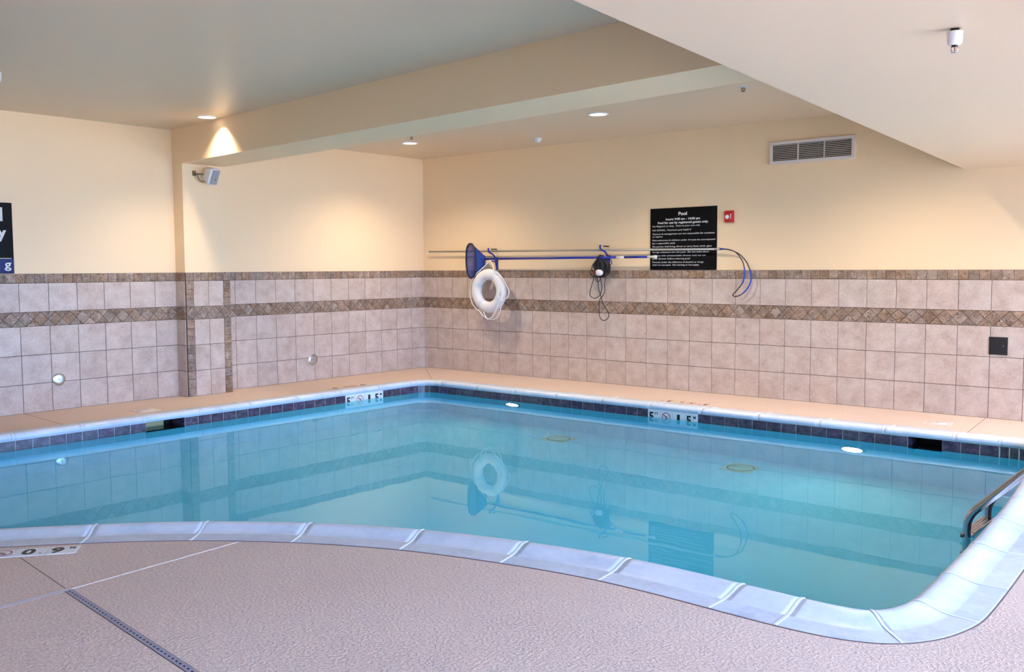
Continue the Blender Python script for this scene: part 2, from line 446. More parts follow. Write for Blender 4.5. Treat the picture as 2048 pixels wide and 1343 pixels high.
bm = bmesh.new(); box(bm, -0.2, XR+0.2, YF-0.2, 0.2, CZ, CZ+0.2)
CE = struct('ceiling', bm, M_CEIL)
def slab(bm, quad, z0, z1):
    a = [bm.verts.new((x, y, z0)) for x, y in quad]; c = [bm.verts.new((x, y, z1)) for x, y in quad]
    bm.faces.new(a[::-1]); bm.faces.new(c)
    for i in range(4): bm.faces.new((a[i], a[(i+1) % 4], c[(i+1) % 4], c[i]))
bm = bmesh.new(); slab(bm, [(7.72, 0.0), (8.345, -7.5), (8.80, YF), (XR, YF), (XR, 0.0)], SZ, CZ) if False else None
q = [(7.72, 0.0), (8.84, YF), (XR, YF), (XR, 0.0)]
slab(bm, q, SZ, CZ); obj('soffit', bm, M_CEIL, CE)
bm = bmesh.new(); slab(bm, [(0.0, -4.17), (8.35, -4.995), (8.30, -4.40), (0.0, -3.57)], 2.765, CZ); obj('beam', bm, M_WALL, CE)
PX = 0.205; PY0, PY1 = -4.165, -3.56
bm = bmesh.new(); box(bm, 0, PX, PY0, PY1, 0, 2.765); PIL = obj('pilaster', bm, M_WALL, WL)

# ------------------------------------------------------------------ wall tiles
TS, J = 0.308, 0.005
ROWS = [(0, .308), (.308, .616), (.616, .924), (1.076, 1.384)]
def grout(parent, x, n, o, a0, a1):
    """backing bed from a0 to a1 along x"""
    bm = bmesh.new(); w = a1-a0
    M = frame(Vector(o)+Vector(x)*a0, x, (0, 0, 1), n)
    box(bm, 0, w, 0, 1.483, -0.001, 0.006)
    bmesh.ops.transform(bm, matrix=M, verts=bm.verts); obj('grout_bed', bm, M_GROUT, parent)
def put(parent, name, w, h, material, o, x, n, a, z, t=0.012, roll=0):
    jit = random.uniform(-0.0006, 0.0006)
    M = frame(Vector(o)+Vector(x)*a+Vector((0, 0, z))+Vector(n)*jit, x, (0, 0, 1), n)
    return recttile(name, w, h, material, parent, M, t)
def tri(parent, o, x, n, a, z, kind, sx=0.076, s=0.076):
    g = 0.0018
    pts = {'d': [(-sx+g*1.4, 0), (0, -s+g*1.4), (sx-g*1.4, 0), (0, s-g*1.4)],
           't': [(-sx+g*3.0, s-g), (0, g*1.6), (sx-g*3.0, s-g)],
           'b': [(sx-g*3.0, -s+g), (0, -g*1.6), (-sx+g*3.0, -s+g)],
           'lt': [(-sx+g, s-g), (-sx+g, g*3.0), (-g*3.0, s-g)], 'lb': [(-sx+g, -g*3.0), (-sx+g, -s+g), (-g*3.0, -s+g)],
           'rt': [(g*3.0, s-g), (sx-g, g*3.0), (sx-g, s-g)], 'rb': [(g*3.0, -s+g), (sx-g, -s+g), (sx-g, -g*3.0)]}[kind]
    me = tilemesh('%s_%.4f' % (kind, sx), pts, 0.012, 0.0012, M_TRAV)
    jit = random.uniform(-0.0008, 0.0008)
    M = frame(Vector(o)+Vector(x)*a+Vector((0, 0, z))+Vector(n)*jit, x, (0, 0, 1), n)
    link('diamond_tile' if kind == 'd' else 'triangle_tile', me, parent, M)
def diamonds(parent, o, x, n, a0, a1):
    k = max(1, round((a1-a0)/0.152)); P = (a1-a0)/k
    for i in range(k):
        c = a0+P*(i+0.5); tri(parent, o, x, n, c, 1.0, 'd', P/2)
        if i < k-1:
            tri(parent, o, x, n, c+P/2, 1.0, 't', P/2); tri(parent, o, x, n, c+P/2, 1.0, 'b', P/2)
    for kd, c in (('lt', a0+P/2), ('lb', a0+P/2), ('rt', a1-P/2), ('rb', a1-P/2)): tri(parent, o, x, n, c, 1.0, kd, P/2)
def panel(parent, o, x, n, a0, a1, joints, phase=0.0):
    """tile wainscot between a0 and a1; joints = positions of the big-tile joints"""
    grout(parent, x, n, o, a0, a1)
    js = [a0] + [j for j in joints if a0+0.012 < j < a1-0.012] + [a1]
    for p, q in zip(js, js[1:]):
        for z0, z1 in ROWS: put(parent, 'wall_tile', q-p-J, z1-z0-J, M_TILE, o, x, n, (p+q)/2, (z0+z1)/2)
    a = a0
    while a < a1-0.03:
        w = min(random.choice((0.1027, 0.1027, 0.098, 0.106)), a1-a)
        if a1-a-w < 0.04: w = a1-a
        put(parent, 'border_tile', w-0.0035, 0.099-0.004, M_TRAV, o, x, n, a+w/2, 1.4335); a += w
    diamonds(parent, o, x, n, a0, a1)
Z0 = (0, 0, 0)
panel(WB, Z0, (1, 0, 0), (0, -1, 0), 0.012, XR, [0.2968+TS*i for i in range(42)])
# left wall: measure along +y from the front
OL = (0, YF, 0); yy = lambda y: y-YF
panel(WL, OL, (0, 1, 0), (1, 0, 0), yy(PY1), yy(-0.0), sorted(yy(-0.2797-TS*i) for i in range(11)))
panel(WL, OL, (0, 1, 0), (1, 0, 0), 0.0, yy(PY0), sorted(yy(-4.446-TS*i) for i in range(29)))
# pilaster side (faces the camera side) and front
panel(PIL, (0, PY0, 0), (1, 0, 0), (0, -1, 0), 0.012, PX, [])
OP = (PX, PY0, 0)
wP = PY1-PY0
grout(PIL, (0, 1, 0), (1, 0, 0), OP, 0, wP)
for e in (0.05, wP-0.05):
    for (za, zb, k) in ((0, .924, 9), (1.076, 1.384, 3)):
        for i in range(k):
            h = (zb-za)/k; put(PIL, 'border_tile', 0.096, h-0.004, M_TRAV, OP, (0, 1, 0), (1, 0, 0), e, za+h*(i+.5))
for i in range(6): put(PIL, 'border_tile', wP/6-0.004, 0.095, M_TRAV, OP, (0, 1, 0), (1, 0, 0), wP/6*(i+.5), 1.4335)
for i in range(2):
    w = (wP-0.2)/2
    for z0, z1 in ROWS: put(PIL, 'wall_tile', w-J, z1-z0-J, M_TILE, OP, (0, 1, 0), (1, 0, 0), 0.1+w*(i+.5), (z0+z1)/2)
diamonds(PIL, OP, (0, 1, 0), (1, 0, 0), 0, wP)

# ------------------------------------------------------------------ swimming pool
POOL = thing('swimming_pool', 'indoor swimming pool with pale coping stones and purple waterline tiles', 'swimming pool', (5.0, -4.5, -1.62))
# joints between coping stones
jpts = [(1.04, -9.9), (1.04, -9.25), (1.04, -8.6), (1.04, -7.95), (1.04, -7.3), (1.04, -6.66), (1.04, -6.02), (1.04, -5.376), (1.04, -4.74), (1.04, -4.1), (1.04, -3.46), (1.04, -2.82), (1.04, -2.18), (1.04, -1.58),
        (1.19, -1.14), (1.44, -1.03), (1.66, -1.03), (2.30, -1.03), (2.948, -1.03), (3.592, -1.03), (4.249, -1.03), (4.897, -1.03), (5.528, -1.03), (6.17, -1.03), (6.80, -1.03), (7.433, -1.03), (8.054, -1.03), (8.444, -1.03), (8.84, -1.17), (9.03, -1.55),
        (9.17, -2.2), (9.25, -2.85), (9.32, -3.5), (9.37, -4.15), (9.395, -4.8), (9.41, -5.45), (9.403, -5.975), (9.222, -6.42), (8.744, -6.56), (8.426, -6.553), (7.813, -6.552), (7.274, -6.647), (6.682, -6.826), (6.125, -7.11), (5.642, -7.453), (5.22, -7.872),
        (4.83, -8.35), (4.46, -8.86), (4.10, -9.39), (3.7, -9.9), (3.2, -10.3), (2.6, -10.49), (2.0, -10.5), (1.4, -10.4), (1.10, -10.1)]
ji = sorted(set(near_i(p) for p in jpts))
# rolled-lip profile (distance from the outer edge, height): flat, rising to a lip, rounded down to the water
PROF = [(0.003, -0.06), (0.003, 0.0025), (0.012, 0.004), (0.14, 0.004), (0.18, 0.008), (0.22, 0.018), (0.255, 0.028), (0.285, 0.033), (0.31, 0.033),
        (0.33, 0.028), (0.345, 0.018), (0.354, 0.004), (0.355, -0.012), (0.35, -0.026), (0.34, -0.031), (0.34, -0.034)]
def sweep(bm, idx, prof, z=0):
    rings = []
    for i in idx:
        p, n = OUT[i % NP], NRM[i % NP]*WF[i % NP]
        rings.append([bm.verts.new((p.x+n.x*d, p.y+n.y*d, h+z)) for d, h in prof])
    K = len(prof)
    for A, B in zip(rings, rings[1:]):
        for k in range(K):
            fc = bm.faces.new((A[k], A[(k+1) % K], B[(k+1) % K], B[k])); fc.smooth = 3 <= k <= 13
    bm.faces.new(rings[0]); bm.faces.new(rings[-1][::-1])
def densify(i0, i1): return list(range(i0, i1+1, 2)) + ([i1] if (i1-i0) % 2 else [])
for a, c in zip(ji, ji[1:]+[ji[0]+NP]):
    bm = bmesh.new()
    # each end is pulled 4 mm back from the joint
    sweep(bm, densify(a, c), PROF)
    t0 = (OUT[(a+1) % NP]-OUT[a % NP]).normalized()*0.006; t1 = (OUT[c % NP]-OUT[(c-1) % NP]).normalized()*0.006
    K = len(PROF); bm.verts.ensure_lookup_table(); nv = len(bm.verts)
    for v in bm.verts[:K]: v.co += t0
    for v in bm.verts[nv-K:]: v.co -= t1
    bm.faces.ensure_lookup_table()
    co = obj('coping_stone', bm, M_COPE, POOL); co.data.materials.append(M_NOSE)
    for q_, pl in enumerate(co.data.polygons):
        if q_ < len(co.data.polygons)-2 and 3 <= q_ % K <= 13: pl.material_index = 1
    # raised grout bead
    bm = bmesh.new(); p, n = OUT[a], NRM[a]*WF[a]; t = Vector((-n.y, n.x, 0)).normalized()*0.0065
    K = len(PROF); rr = []
    for s in (-1, 1):
        rr.append([bm.verts.new((p.x+n.x*(d+(0.002 if k > 3 else 0))+t.x*s, p.y+n.y*(d+(0.002 if k > 3 else 0))+t.y*s, h+(0.003 if h > 0.0 else 0))) for k, (d, h) in enumerate(PROF)])
    for k in range(K):
        bm.faces.new((rr[0][k], rr[0][(k+1) % K], rr[1][(k+1) % K], rr[1][k]))
    bm.faces.new(rr[0]); bm.faces.new(rr[1][::-1])
    obj('coping_joint', bm, M_WGROUT, POOL)
# dark sealant around the outer edge of the coping
bm = bmesh.new(); rr = []
for i in range(0, NP, 3):
    p, n = OUT[i], NRM[i]; rr.append([bm.verts.new((p.x+n.x*d, p.y+n.y*d, z)) for d, z in ((-0.004, -0.004), (-0.004, 0.0022), (0.0035, 0.0026), (0.0035, -0.004))])
for A, B in zip(rr, rr[1:]+rr[:1]):
    for k in range(4): bm.faces.new((A[k], A[(k+1) % 4], B[(k+1) % 4], B[k]))
obj('edge_sealant', bm, M_ESEAL, POOL)
# skimmer openings: index ranges on the wall loop
SK = [(near_i((1.413, -5.355), WALL), near_i((1.413, -4.913), WALL)), (near_i((7.641, -1.40), WALL), near_i((7.96, -1.40), WALL))]
def in_sk(i): return any(a <= i < c for a, c in SK)
ZB = -0.24
bm = bmesh.new()
def zq(p): return floorz(p.y)
tv = [bm.verts.new((p.x, p.y, -0.03)) for p in WALL]; mv = [bm.verts.new((p.x, p.y, ZB)) for p in WALL]; bv = [bm.verts.new((p.x, p.y, zq(p))) for p in WALL]
for i in range(NP):
    j = (i+1) % NP
    if not in_sk(i): bm.faces.new((tv[i], tv[j], mv[j], mv[i]))
    bm.faces.new((mv[i], mv[j], bv[j], bv[i]))
# floor with inner grid so that it follows the slope
fo = WALL[::5]
gx = [(1.6+0.7*i, -9.9+0.6*j) for i in range(12) for j in range(15)]
pts = [Vector((p.x, p.y)) for p in fo]
v, e, fs, *_ = delaunay_2d_cdt(pts + [Vector(g_) for g_ in gx], [(i, (i+1) % len(fo)) for i in range(len(fo))], [], 1, 1e-5)
fv = [bm.verts.new((p.x, p.y, floorz(p.y)+0.0)) for p in v]
for fc in fs:
    fcc = bm.faces.new([fv[i] for i in fc])
for fc in bm.faces:
    c = fc.calc_center_median(); 
bmesh.ops.recalc_face_normals(bm, faces=bm.faces)
obj('basin', bm, M_PLAST, POOL, recalc=False)
# white grout band behind the waterline tiles
bm = bmesh.new()
for i in range(NP):
    if in_sk(i): continue
    j = (i+1) % NP; a, c = WALL[i], WALL[j]; na, nc = NRM[i]*0.003, NRM[j]*0.003
    q = [bm.verts.new(p) for p in ((a.x+na.x, a.y+na.y, -0.03), (c.x+nc.x, c.y+nc.y, -0.03), (c.x+nc.x, c.y+nc.y, -0.202), (a.x+na.x, a.y+na.y, -0.202))]
    bm.faces.new(q)
bmesh.ops.remove_doubles(bm, verts=bm.verts, dist=1e-5)
GB = obj('waterline_grout', bm, M_WGROUT, POOL)
# waterline tiles walked along the wall
cum = [0.0]
for i in range(NP): cum.append(cum[-1]+(WALL[(i+1) % NP]-WALL[i]).length)
TOT = cum[-1]
def at_s(s):
    s %= TOT; lo, hi = 0, NP
    while hi-lo > 1:
        md = (lo+hi)//2
        if cum[md] <= s: lo = md
        else: hi = md
    t = (s-cum[lo])/(cum[lo+1]-cum[lo]); a, c = WALL[lo], WALL[(lo+1) % NP]
    n = NRM[lo].lerp(NRM[(lo+1) % NP], t).normalized()
    return a.lerp(c, t), n, lo
def curv(s):
    n1 = at_s(s-0.06)[1]; n2 = at_s(s+0.06)[1]; return n1.angle(n2)/0.12
PT = 0.1557; HT = 0.152; TZ = -0.036-HT/2
marks = {'far': (near_i((4.862, -1.40), WALL), near_i((5.485, -1.40), WALL)), 'left': (near_i((1.413, -2.733), WALL), near_i((1.413, -2.11), WALL))}
def pool_tile(name, s, w, material, parent=POOL):
    p, n, _ = at_s(s); x = Vector((-n.y, n.x, 0))
    M = frame((p.x+n.x*0.0005, p.y+n.y*0.0005, TZ), x, (0, 0, 1), n)
    return recttile(name, w-0.006, HT-0.004, material, parent, M, 0.0075, 0.001), M
# intervals free of markers and skimmers
stops = sorted([(cum[a], cum[c]) for a, c in list(marks.values())+SK])
def run(s0, s1):
    s = s0
    while s < s1-0.02:
        w = PT if max(curv(s+0.08), curv(s+0.03)) < 1.2 else PT/2
        rest = s1-s
        if w == PT and rest < 3.4*PT: w = rest/max(1, round(rest/PT))
        if s+w > s1-0.03: w = rest
        pool_tile('waterline_tile', s+w/2, w, M_PTILE); s += w
run(0, stops[0][0])
for (a, c), (d, e_) in zip(stops, stops[1:]): run(c, d)
run(stops[-1][1], TOT)
def nodive(parent, M, R=0.05):
    bm = bmesh.new(); n = 28
    for k in range(n):
        a, c = 2*PI*k/n, 2*PI*(k+1)/n
        q = [bm.verts.new((rr*math.cos(t), rr*math.sin(t), 0.0008)) for rr, t in ((R, a), (R, c), (R*0.86, c), (R*0.86, a))]
        bm.faces.new(q)
    obj('symbol_ring', bm, M_REDP, parent, M)
    bm = bmesh.new(); box(bm, -R*0.9, R*0.9, -R*0.055, R*0.055, 0.0011, 0.0016)
    bmesh.ops.rotate(bm, cent=(0, 0, 0), matrix=Matrix.Rotation(math.radians(-45), 3, 'Z'), verts=bm.verts)
    obj('symbol_slash', bm, M_REDP, parent, M)
    bm = bmesh.new()
    for (x0, y0, x1, y1, w) in ((-.35, .42, .18, -.02, .13), (.18, -.02, .05, -.5, .08), (-.1, .18, .42, .28, .07), (-.52, -.45, .5, -.58, .05)):
        d = Vector((x1-x0, y1-y0)).normalized(); pn = Vector((-d.y, d.x))*w/2
        bm.faces.new([bm.verts.new((R*(a+s*pn.x), R*(b_+s*pn.y), 0.0009)) for a, b_, s in ((x0, y0, -1), (x1, y1, -1), (x1, y1, 1), (x0, y0, 1))])
    t = bmesh.new(); bmesh.ops.create_circle(t, cap_ends=True, radius=R*0.1, segments=10); merge(bm, t, Matrix.Translation((R*0.34, -R*0.1, 0.0009)))
    obj('symbol_diver', bm, M_BLACK, parent, M)
# depth markers in the waterline: 5 FT / no diving / 1. / 5 M
for key, (ia, ic) in marks.items():
    s0, s1 = cum[ia], cum[ic]; w = (s1-s0)/4
    for k in range(4):
        to, M = pool_tile('marker_tile', s0+w*(k+.5), w+0.004, M_WTILE)
        to['label'] = 'white depth marker tile'
        F = Matrix.Translation((0, 0, 0.0082))
        if k == 0:
            text('numeral', '5', M_BLACK, to, F @ Matrix.Translation((-0.062, -0.040, 0)), cap=0.085, width=0.060, bold=0.004)
            text('unit', 'FT', M_BLACK, to, F @ Matrix.Translation((0.012, 0.018, 0)), cap=0.03, width=0.042, bold=0.0005)
        elif k == 1: nodive(to, F, 0.054)
        elif k == 2:
            text('numeral', '1', M_BLACK, to, F @ Matrix.Translation((-0.02, -0.040, 0)), cap=0.085, width=0.034, bold=0.004)
            text('point', '.', M_BLACK, to, F @ Matrix.Translation((0.045, -0.040, 0)), cap=0.07)
        else:
            text('numeral', '5', M_BLACK, to, F @ Matrix.Translation((-0.062, -0.040, 0)), cap=0.085, width=0.060, bold=0.004)
            text('unit', 'M', M_BLACK, to, F @ Matrix.Translation((0.022, 0.018, 0)), cap=0.03, width=0.03, bold=0.001)
# skimmer throats
water_extra = []
for ia, ic in SK:
    A, n = WALL[ia], NRM[ia]; B = WALL[ic]; x = (B-A).normalized(); Dp = 0.30
    bm = bmesh.new()
    P = lambda q, d, z: bm.verts.new((q.x-n.x*d, q.y-n.y*d, z))
    for q0, d0, q1, d1 in ((A, 0, A, Dp), (A, Dp, B, Dp), (B, Dp, B, 0)):
        bm.faces.new((P(q0, d0, -0.03), P(q1, d1, -0.03), P(q1, d1, ZB), P(q0, d0, ZB)))
    bm.faces.new((P(A, 0, ZB), P(B, 0, ZB), P(B, Dp, ZB), P(A, Dp, ZB)))
    bm.faces.new((P(A, 0, -0.03), P(B, 0, -0.03), P(B, Dp, -0.03), P(A, Dp, -0.03)))
    so = obj('skimmer_throat', bm, M_DUCT, POOL); so['label'] = 'dark skimmer opening under the coping'
    for q, s in ((A, 1), (B, -1)):
        for k, wd in ((0, 0.065), (1, 0.15)):
            c = q - n*(0.004+(0.0325 if k == 0 else 0.145)) 
            M = frame((c.x+x.x*0.001*s, c.y+x.y*0.001*s, TZ), n*(-s), (0, 0, 1), x*s)
            recttile('throat_tile', wd-0.005, HT-0.004, M_PTILE, so, M, 0.006, 0.001)
    # weir flap at the back of the throat
    bm = bmesh.new(); c = A.lerp(B, 0.5)-n*0.23
    box(bm, -0.10, 0.10, -0.012, 0.012, -0.20, -0.07)
    for z in (-0.09, -0.115, -0.14): box(bm, -0.10, 0.10, -0.018, -0.012, z-0.004, z+0.004)
    bmesh.ops.transform(bm, matrix=frame((c.x, c.y, 0), x, -n, (0, 0, 1)) if False else Matrix.Translation((c.x, c.y, 0)) @ Matrix(((x.x, -n.x, 0), (x.y, -n.y, 0), (0, 0, 1))).to_4x4(), verts=bm.verts)
    obj('weir_flap', bm, M_WEIR if n.x > 0.5 else M_DUCT, so)
    water_extra.append((A, B, n, Dp))
# water surface
bm = bmesh.new()
wl = WALL[::3]
poly_fill([(p.x, p.y) for p in wl], [], lambda p: WZ, bm)
for A, B, n, Dp in water_extra:
    bm.faces.new([bm.verts.new((p.x, p.y, WZ)) for p in (A-n*0.0005, B-n*0.0005, B-n*Dp, A-n*Dp)])
bmesh.ops.recalc_face_normals(bm, faces=bm.faces)
for fc in bm.faces:
    if fc.normal.z < 0: fc.normal_flip()
WO = obj('pool_water', bm, M_WATER, recalc=False)
tag(WO, 'still clear turquoise water filling the swimming pool', 'water'); rebase(WO, (5, -4.5, WZ))

# underwater lights
for k, (x, z) in enumerate(((2.907, -0.445), (7.144, -0.62))):
    i = near_i((x, -1.40), WALL); p, n = WALL[i], NRM[i]; base = (x, p.y, z)
    t = thing('underwater_light', ['lit underwater light in the far pool wall, nearer the wall corner and life ring',
              'lit underwater light in the far pool wall, nearer the right skimmer and ladder'][k], 'pool light', base, 'underwater lights in the pool')
    M = Matrix.Translation(base) @ Matrix(((1, 0, 0), (0, 0, -1), (0, 1, 0))).to_4x4()   # local z -> -y
    bm = bmesh.new(); lathe(bm, [(0.125, 0.0), (0.125, 0.014), (0.115, 0.022), (0.10, 0.022), (0.097, 0.012)], M); obj('bezel', bm, M_STEEL, t)
    bm = bmesh.new(); lathe(bm, [(0.098, 0.010), (0.07, 0.018), (0.0, 0.022)], M); obj('lens', bm, M_POOLLAMP, t)
# main drains on the pool floor
for k, (x, y) in enumerate(((3.95, -1.79), (6.19, -1.77))):
    z = floorz(y)
    t = thing('main_drain', ['square main drain cover on the pool floor below the hanging cable',
              'square main drain cover on the pool floor below the black notice'][k], 'drain', (x, y, z), 'main drains on the pool floor')
    bm = bmesh.new(); cbox(bm, x-0.16, x+0.16, y-0.16, y+0.16, z-0.005, z+0.012, 0.003); obj('frame', bm, M_DRAINC, t)
    bm = bmesh.new(); lathe(bm, [(0.125, 0), (0.125, 0.008), (0.11, 0.022), (0.0, 0.03)], Matrix.Translation((x, y, z+0.012))); obj('cover', bm, M_DRAINC, t)
    bm = bmesh.new(); lathe(bm, [(0.128, 0.0), (0.136, 0.004), (0.128, 0.006)], Matrix.Translation((x, y, z+0.0125))); obj('seal_ring', bm, M_DARK, t)

# ladder
LAD = thing('pool_ladder', 'polished steel pool ladder rising over the right coping', 'ladder', (9.3, -4.0, 0))
for y in (-4.235, -3.76):
    path = spline([(8.9, y, -1.15), (8.9, y, -0.7), (8.9, y, -0.25), (8.9, y, -0.06), (8.907, y, 0.0), (8.935, y, 0.055), (8.985, y, 0.108), (9.08, y, 0.205), (9.25, y, 0.38), (9.42, y, 0.555),
                   (9.52, y, 0.63), (9.63, y, 0.645), (9.72, y, 0.60), (9.77, y, 0.50), (9.78, y, 0.3), (9.78, y, 0.0)], 6)
    bm = bmesh.new(); tube(bm, path, 0.0235, 16); obj('rail', bm, M_STEEL, LAD)
    bm = bmesh.new(); lathe(bm, [(0.024, 0.03), (0.03, 0.028), (0.055, 0.008), (0.055, 0.0)], Matrix.Translation((9.78, y, 0.0))); obj('escutcheon', bm, M_STEEL, LAD)
    bm = bmesh.new(); lathe(bm, [(0.0, 0.0), (0.03, 0.0), (0.034, 0.012), (0.034, 0.03), (0.024, 0.04)], Matrix.Translation((8.9, y, -1.15)) @ Matrix.Rotation(PI, 4, 'X')); obj('bumper', bm, M_DARK, LAD)
for z in (-0.095, -0.39, -0.68, -0.97):
    bm = bmesh.new(); cbox(bm, 8.862, 8.938, -4.235, -3.76, z-0.012, z+0.012, 0.005)
    for k in range(4): box(bm, 8.872+0.017*k, 8.880+0.017*k, -4.2, -3.8, z+0.012, z+0.0145)
    tr_ = obj('tread', bm, M_STEEL, LAD)
    bm = bmesh.new()
    for y in (-4.235-0.028, -3.76+0.028): lathe(bm, [(0, 0.008), (0.008, 0.006), (0.009, 0), (0.009, -0.008)], Matrix.Translation((8.88, y, z)) @ Matrix.Rotation(PI/2 if y < -4 else -PI/2, 4, 'X'), 10)
    obj('tread_bolt', bm, M_DARK, tr_)

# ------------------------------------------------------------------ deck details
def strip(name, a, c, w, h, material):
    a = Vector((*a, 0)); c = Vector((*c, 0)); x = (c-a).normalized(); Ln = (c-a).length
    bm = bmesh.new(); box(bm, 0, Ln, -w/2, w/2, -0.003, h)
    M = Matrix.Translation(a) @ Matrix(((x.x, -x.y, 0), (x.y, x.x, 0), (0, 0, 1))).to_4x4()
    bmesh.ops.transform(bm, matrix=M, verts=bm.verts); return obj(name, bm, material, FLOOR)
# expansion strip towards the camera side: two pale ribs with a dark slot
c0 = (5.931, -8.272)
strip('expansion_strip', c0, (5.99, YF), 0.022, 0.004, M_STRIP)
strip('strip_seam', (5.942, -8.272), (6.001, YF), 0.003, 0.0042, M_SEAL)
strip('strip_seam', (5.921, -8.272), (5.98, YF), 0.004, 0.001, M_SEAL)
strip('deck_joint', c0, (5.876, -7.29), 0.009, 0.002, M_LSEAL)
strip('deck_joint', (5.23, -8.196), c0, 0.006, 0.0012, M_SEAL)
strip('deck_joint', (0.06, -0.06), (1.2, -1.06), 0.008, 0.001, M_SEAL)
strip('deck_joint', (0.0, -5.98), (1.04, -6.05), 0.008, 0.001, M_SEAL)
strip('deck_joint', (7.98, 0.0), (8.07, -1.02), 0.008, 0.001, M_SEAL)
# slot drain
DA = Vector((5.935, -8.272, 0)); dd = Vector((1.3, -0.128, 0)).normalized(); DL = 5.4
DR = thing('deck_drain', 'grey slotted channel drain set into the near deck', 'drain', (8.6, -8.54, 0))
MD = Matrix.Translation(DA) @ Matrix(((dd.x, -dd.y, 0), (dd.y, dd.x, 0), (0, 0, 1))).to_4x4()
bm = bmesh.new()
P_ = 0.0335; nsl = int(DL/P_)
# channel top: two side rails and the bridges between slots
box(bm, 0, DL, -0.017, -0.0045, -0.004, 0.002); box(bm, 0, DL, 0.0045, 0.017, -0.004, 0.002)
for i in range(nsl+1): box(bm, i*P_, i*P_+0.016, -0.0045, 0.0045, -0.004, 0.002)
bmesh.ops.transform(bm, matrix=MD, verts=bm.verts); obj('grate', bm, M_DRAING, DR)
bm = bmesh.new(); box(bm, 0, DL, -0.0050, 0.0050, -0.003, 0.0008); bmesh.ops.transform(bm, matrix=MD, verts=bm.verts); obj('channel', bm, M_DUCT, DR)
bm = bmesh.new(); box(bm, 0, DL, 0.017, 0.0195, -0.003, 0.001); box(bm, 0, DL, -0.0195, -0.017, -0.003, 0.001); bmesh.ops.transform(bm, matrix=MD, verts=bm.verts); obj('edge_seal', bm, M_DARK, DR)
bm = bmesh.new(); lathe(bm, [(0.007, 0.002), (0.006, 0.004), (0, 0.0045)], MD @ Matrix.Translation((0.505, 0.0, 0)), 12); obj('screw', bm, M_CHROME, DR)
# depth marker tiles set in the near deck: no diving / 0. / 9 M
mo = Vector((5.248, -7.885, 0)); mu = Vector((0.629, 0.778, 0)).normalized(); mv_ = Vector((-mu.y, mu.x, 0))
DM = thing('deck_depth_marker', 'white 0.9 M and no diving tiles set in the near deck beside the coping', 'depth marker', (5.2, -8.0, 0))
mx_ = Vector((0.615, 0.789, 0)).normalized(); my_ = Vector((-mx_.y, mx_.x, 0))
for k in range(3):
    w, h = 0.155, 0.142
    ctr = Vector((5.255, -7.880, 0)) - mx_*(w*(k+0.5)) - my_*(h/2+0.006)
    M = frame((ctr.x, ctr.y, -0.006), mx_, my_, (0, 0, 1))
    to = recttile('marker_tile', w-0.003, h, M_WTILE, DM, M, 0.0085, 0.001)
    F = Matrix.Translation((0, 0, 0.0088))
    if k == 0:
        text('numeral', '9', M_BLACK, to, F @ Matrix.Translation((-0.062, -0.042, 0)), cap=0.092, width=0.066, bold=0.005)
        text('unit', 'M', M_BLACK, to, F @ Matrix.Translation((0.028, 0.020, 0)), cap=0.03, width=0.03, bold=0.002)
    elif k == 1:
        text('numeral', '0', M_BLACK, to, F @ Matrix.Translation((-0.052, -0.042, 0)), cap=0.092, width=0.068, bold=0.005)
        text('point', '.', M_BLACK, to, F @ Matrix.Translation((0.042, -0.042, 0)), cap=0.07)
    else: nodive(to, F, 0.055)
# the same markers on the far deck, to be read from the wall side
for key, org, x, y, lab in (('r', (5.09, -0.93, 0), (-1, 0, 0), (0, -1, 0), 'cream 5 FT 1.5 M depth tiles on the far deck under the black notice'),
                            ('l', (0.955, -2.34, 0), (0, -1, 0), (1, 0, 0), 'cream 5 FT 1.5 M depth tiles on the left deck below the round plate')):
    DK = thing('deck_depth_marker', lab, 'depth marker', org, 'depth tiles on the far decks')
    X, Y = Vector(x), Vector(y)
    for k in range(4):
        cc = Vector(org)+X*(0.155*(k-1.5))
        to = recttile('marker_tile', 0.151, 0.15, M_DECK, DK, frame((cc.x, cc.y, -0.006), X, Y, (0, 0, 1)), 0.0075, 0.001)
        F = Matrix.Translation((0, 0, 0.0078))
        if k == 1: nodive(to, F, 0.05)
        else: text('numeral', '5.15'[k] if k != 2 else '1.', M_BLACK, to, F @ Matrix.Translation((-0.05, -0.04, 0)), cap=0.085, width=0.055, bold=0.004)
        if k in (0, 3): text('unit', 'FT' if k == 0 else 'M', M_BLACK, to, F @ Matrix.Translation((0.022, 0.018, 0)), cap=0.03, width=0.034)
# skimmer lids
for (x, y, ang, lab) in ((7.70, -0.66, 0.05, 'pale round-cornered skimmer lid on the far deck above the right skimmer'), (0.82, -5.05, PI/2, 'pale skimmer lid on the left deck beside the pool coping')):
    t = thing('skimmer_lid', lab, 'lid', (x, y, 0), 'skimmer lids on the deck')
    M = Matrix.Translation((x, y, 0)) @ Matrix.Rotation(ang, 4, 'Z')
    bm = bmesh.new(); cbox(bm, -0.125, 0.125, -0.11, 0.11, -0.004, 0.006, 0.003); bmesh.ops.transform(bm, matrix=M, verts=bm.verts); obj('frame', bm, M_LID, t)
    bm = bmesh.new(); lathe(bm, [(0.095, 0.006), (0.093, 0.009), (0.02, 0.010), (0, 0.010)], M); obj('cover', bm, M_LID, t)
    bm = bmesh.new(); lathe(bm, [(0.012, 0.0098), (0.01, 0.0108), (0, 0.0108)], M, 10); obj('finger_hole', bm, M_DARK, t)

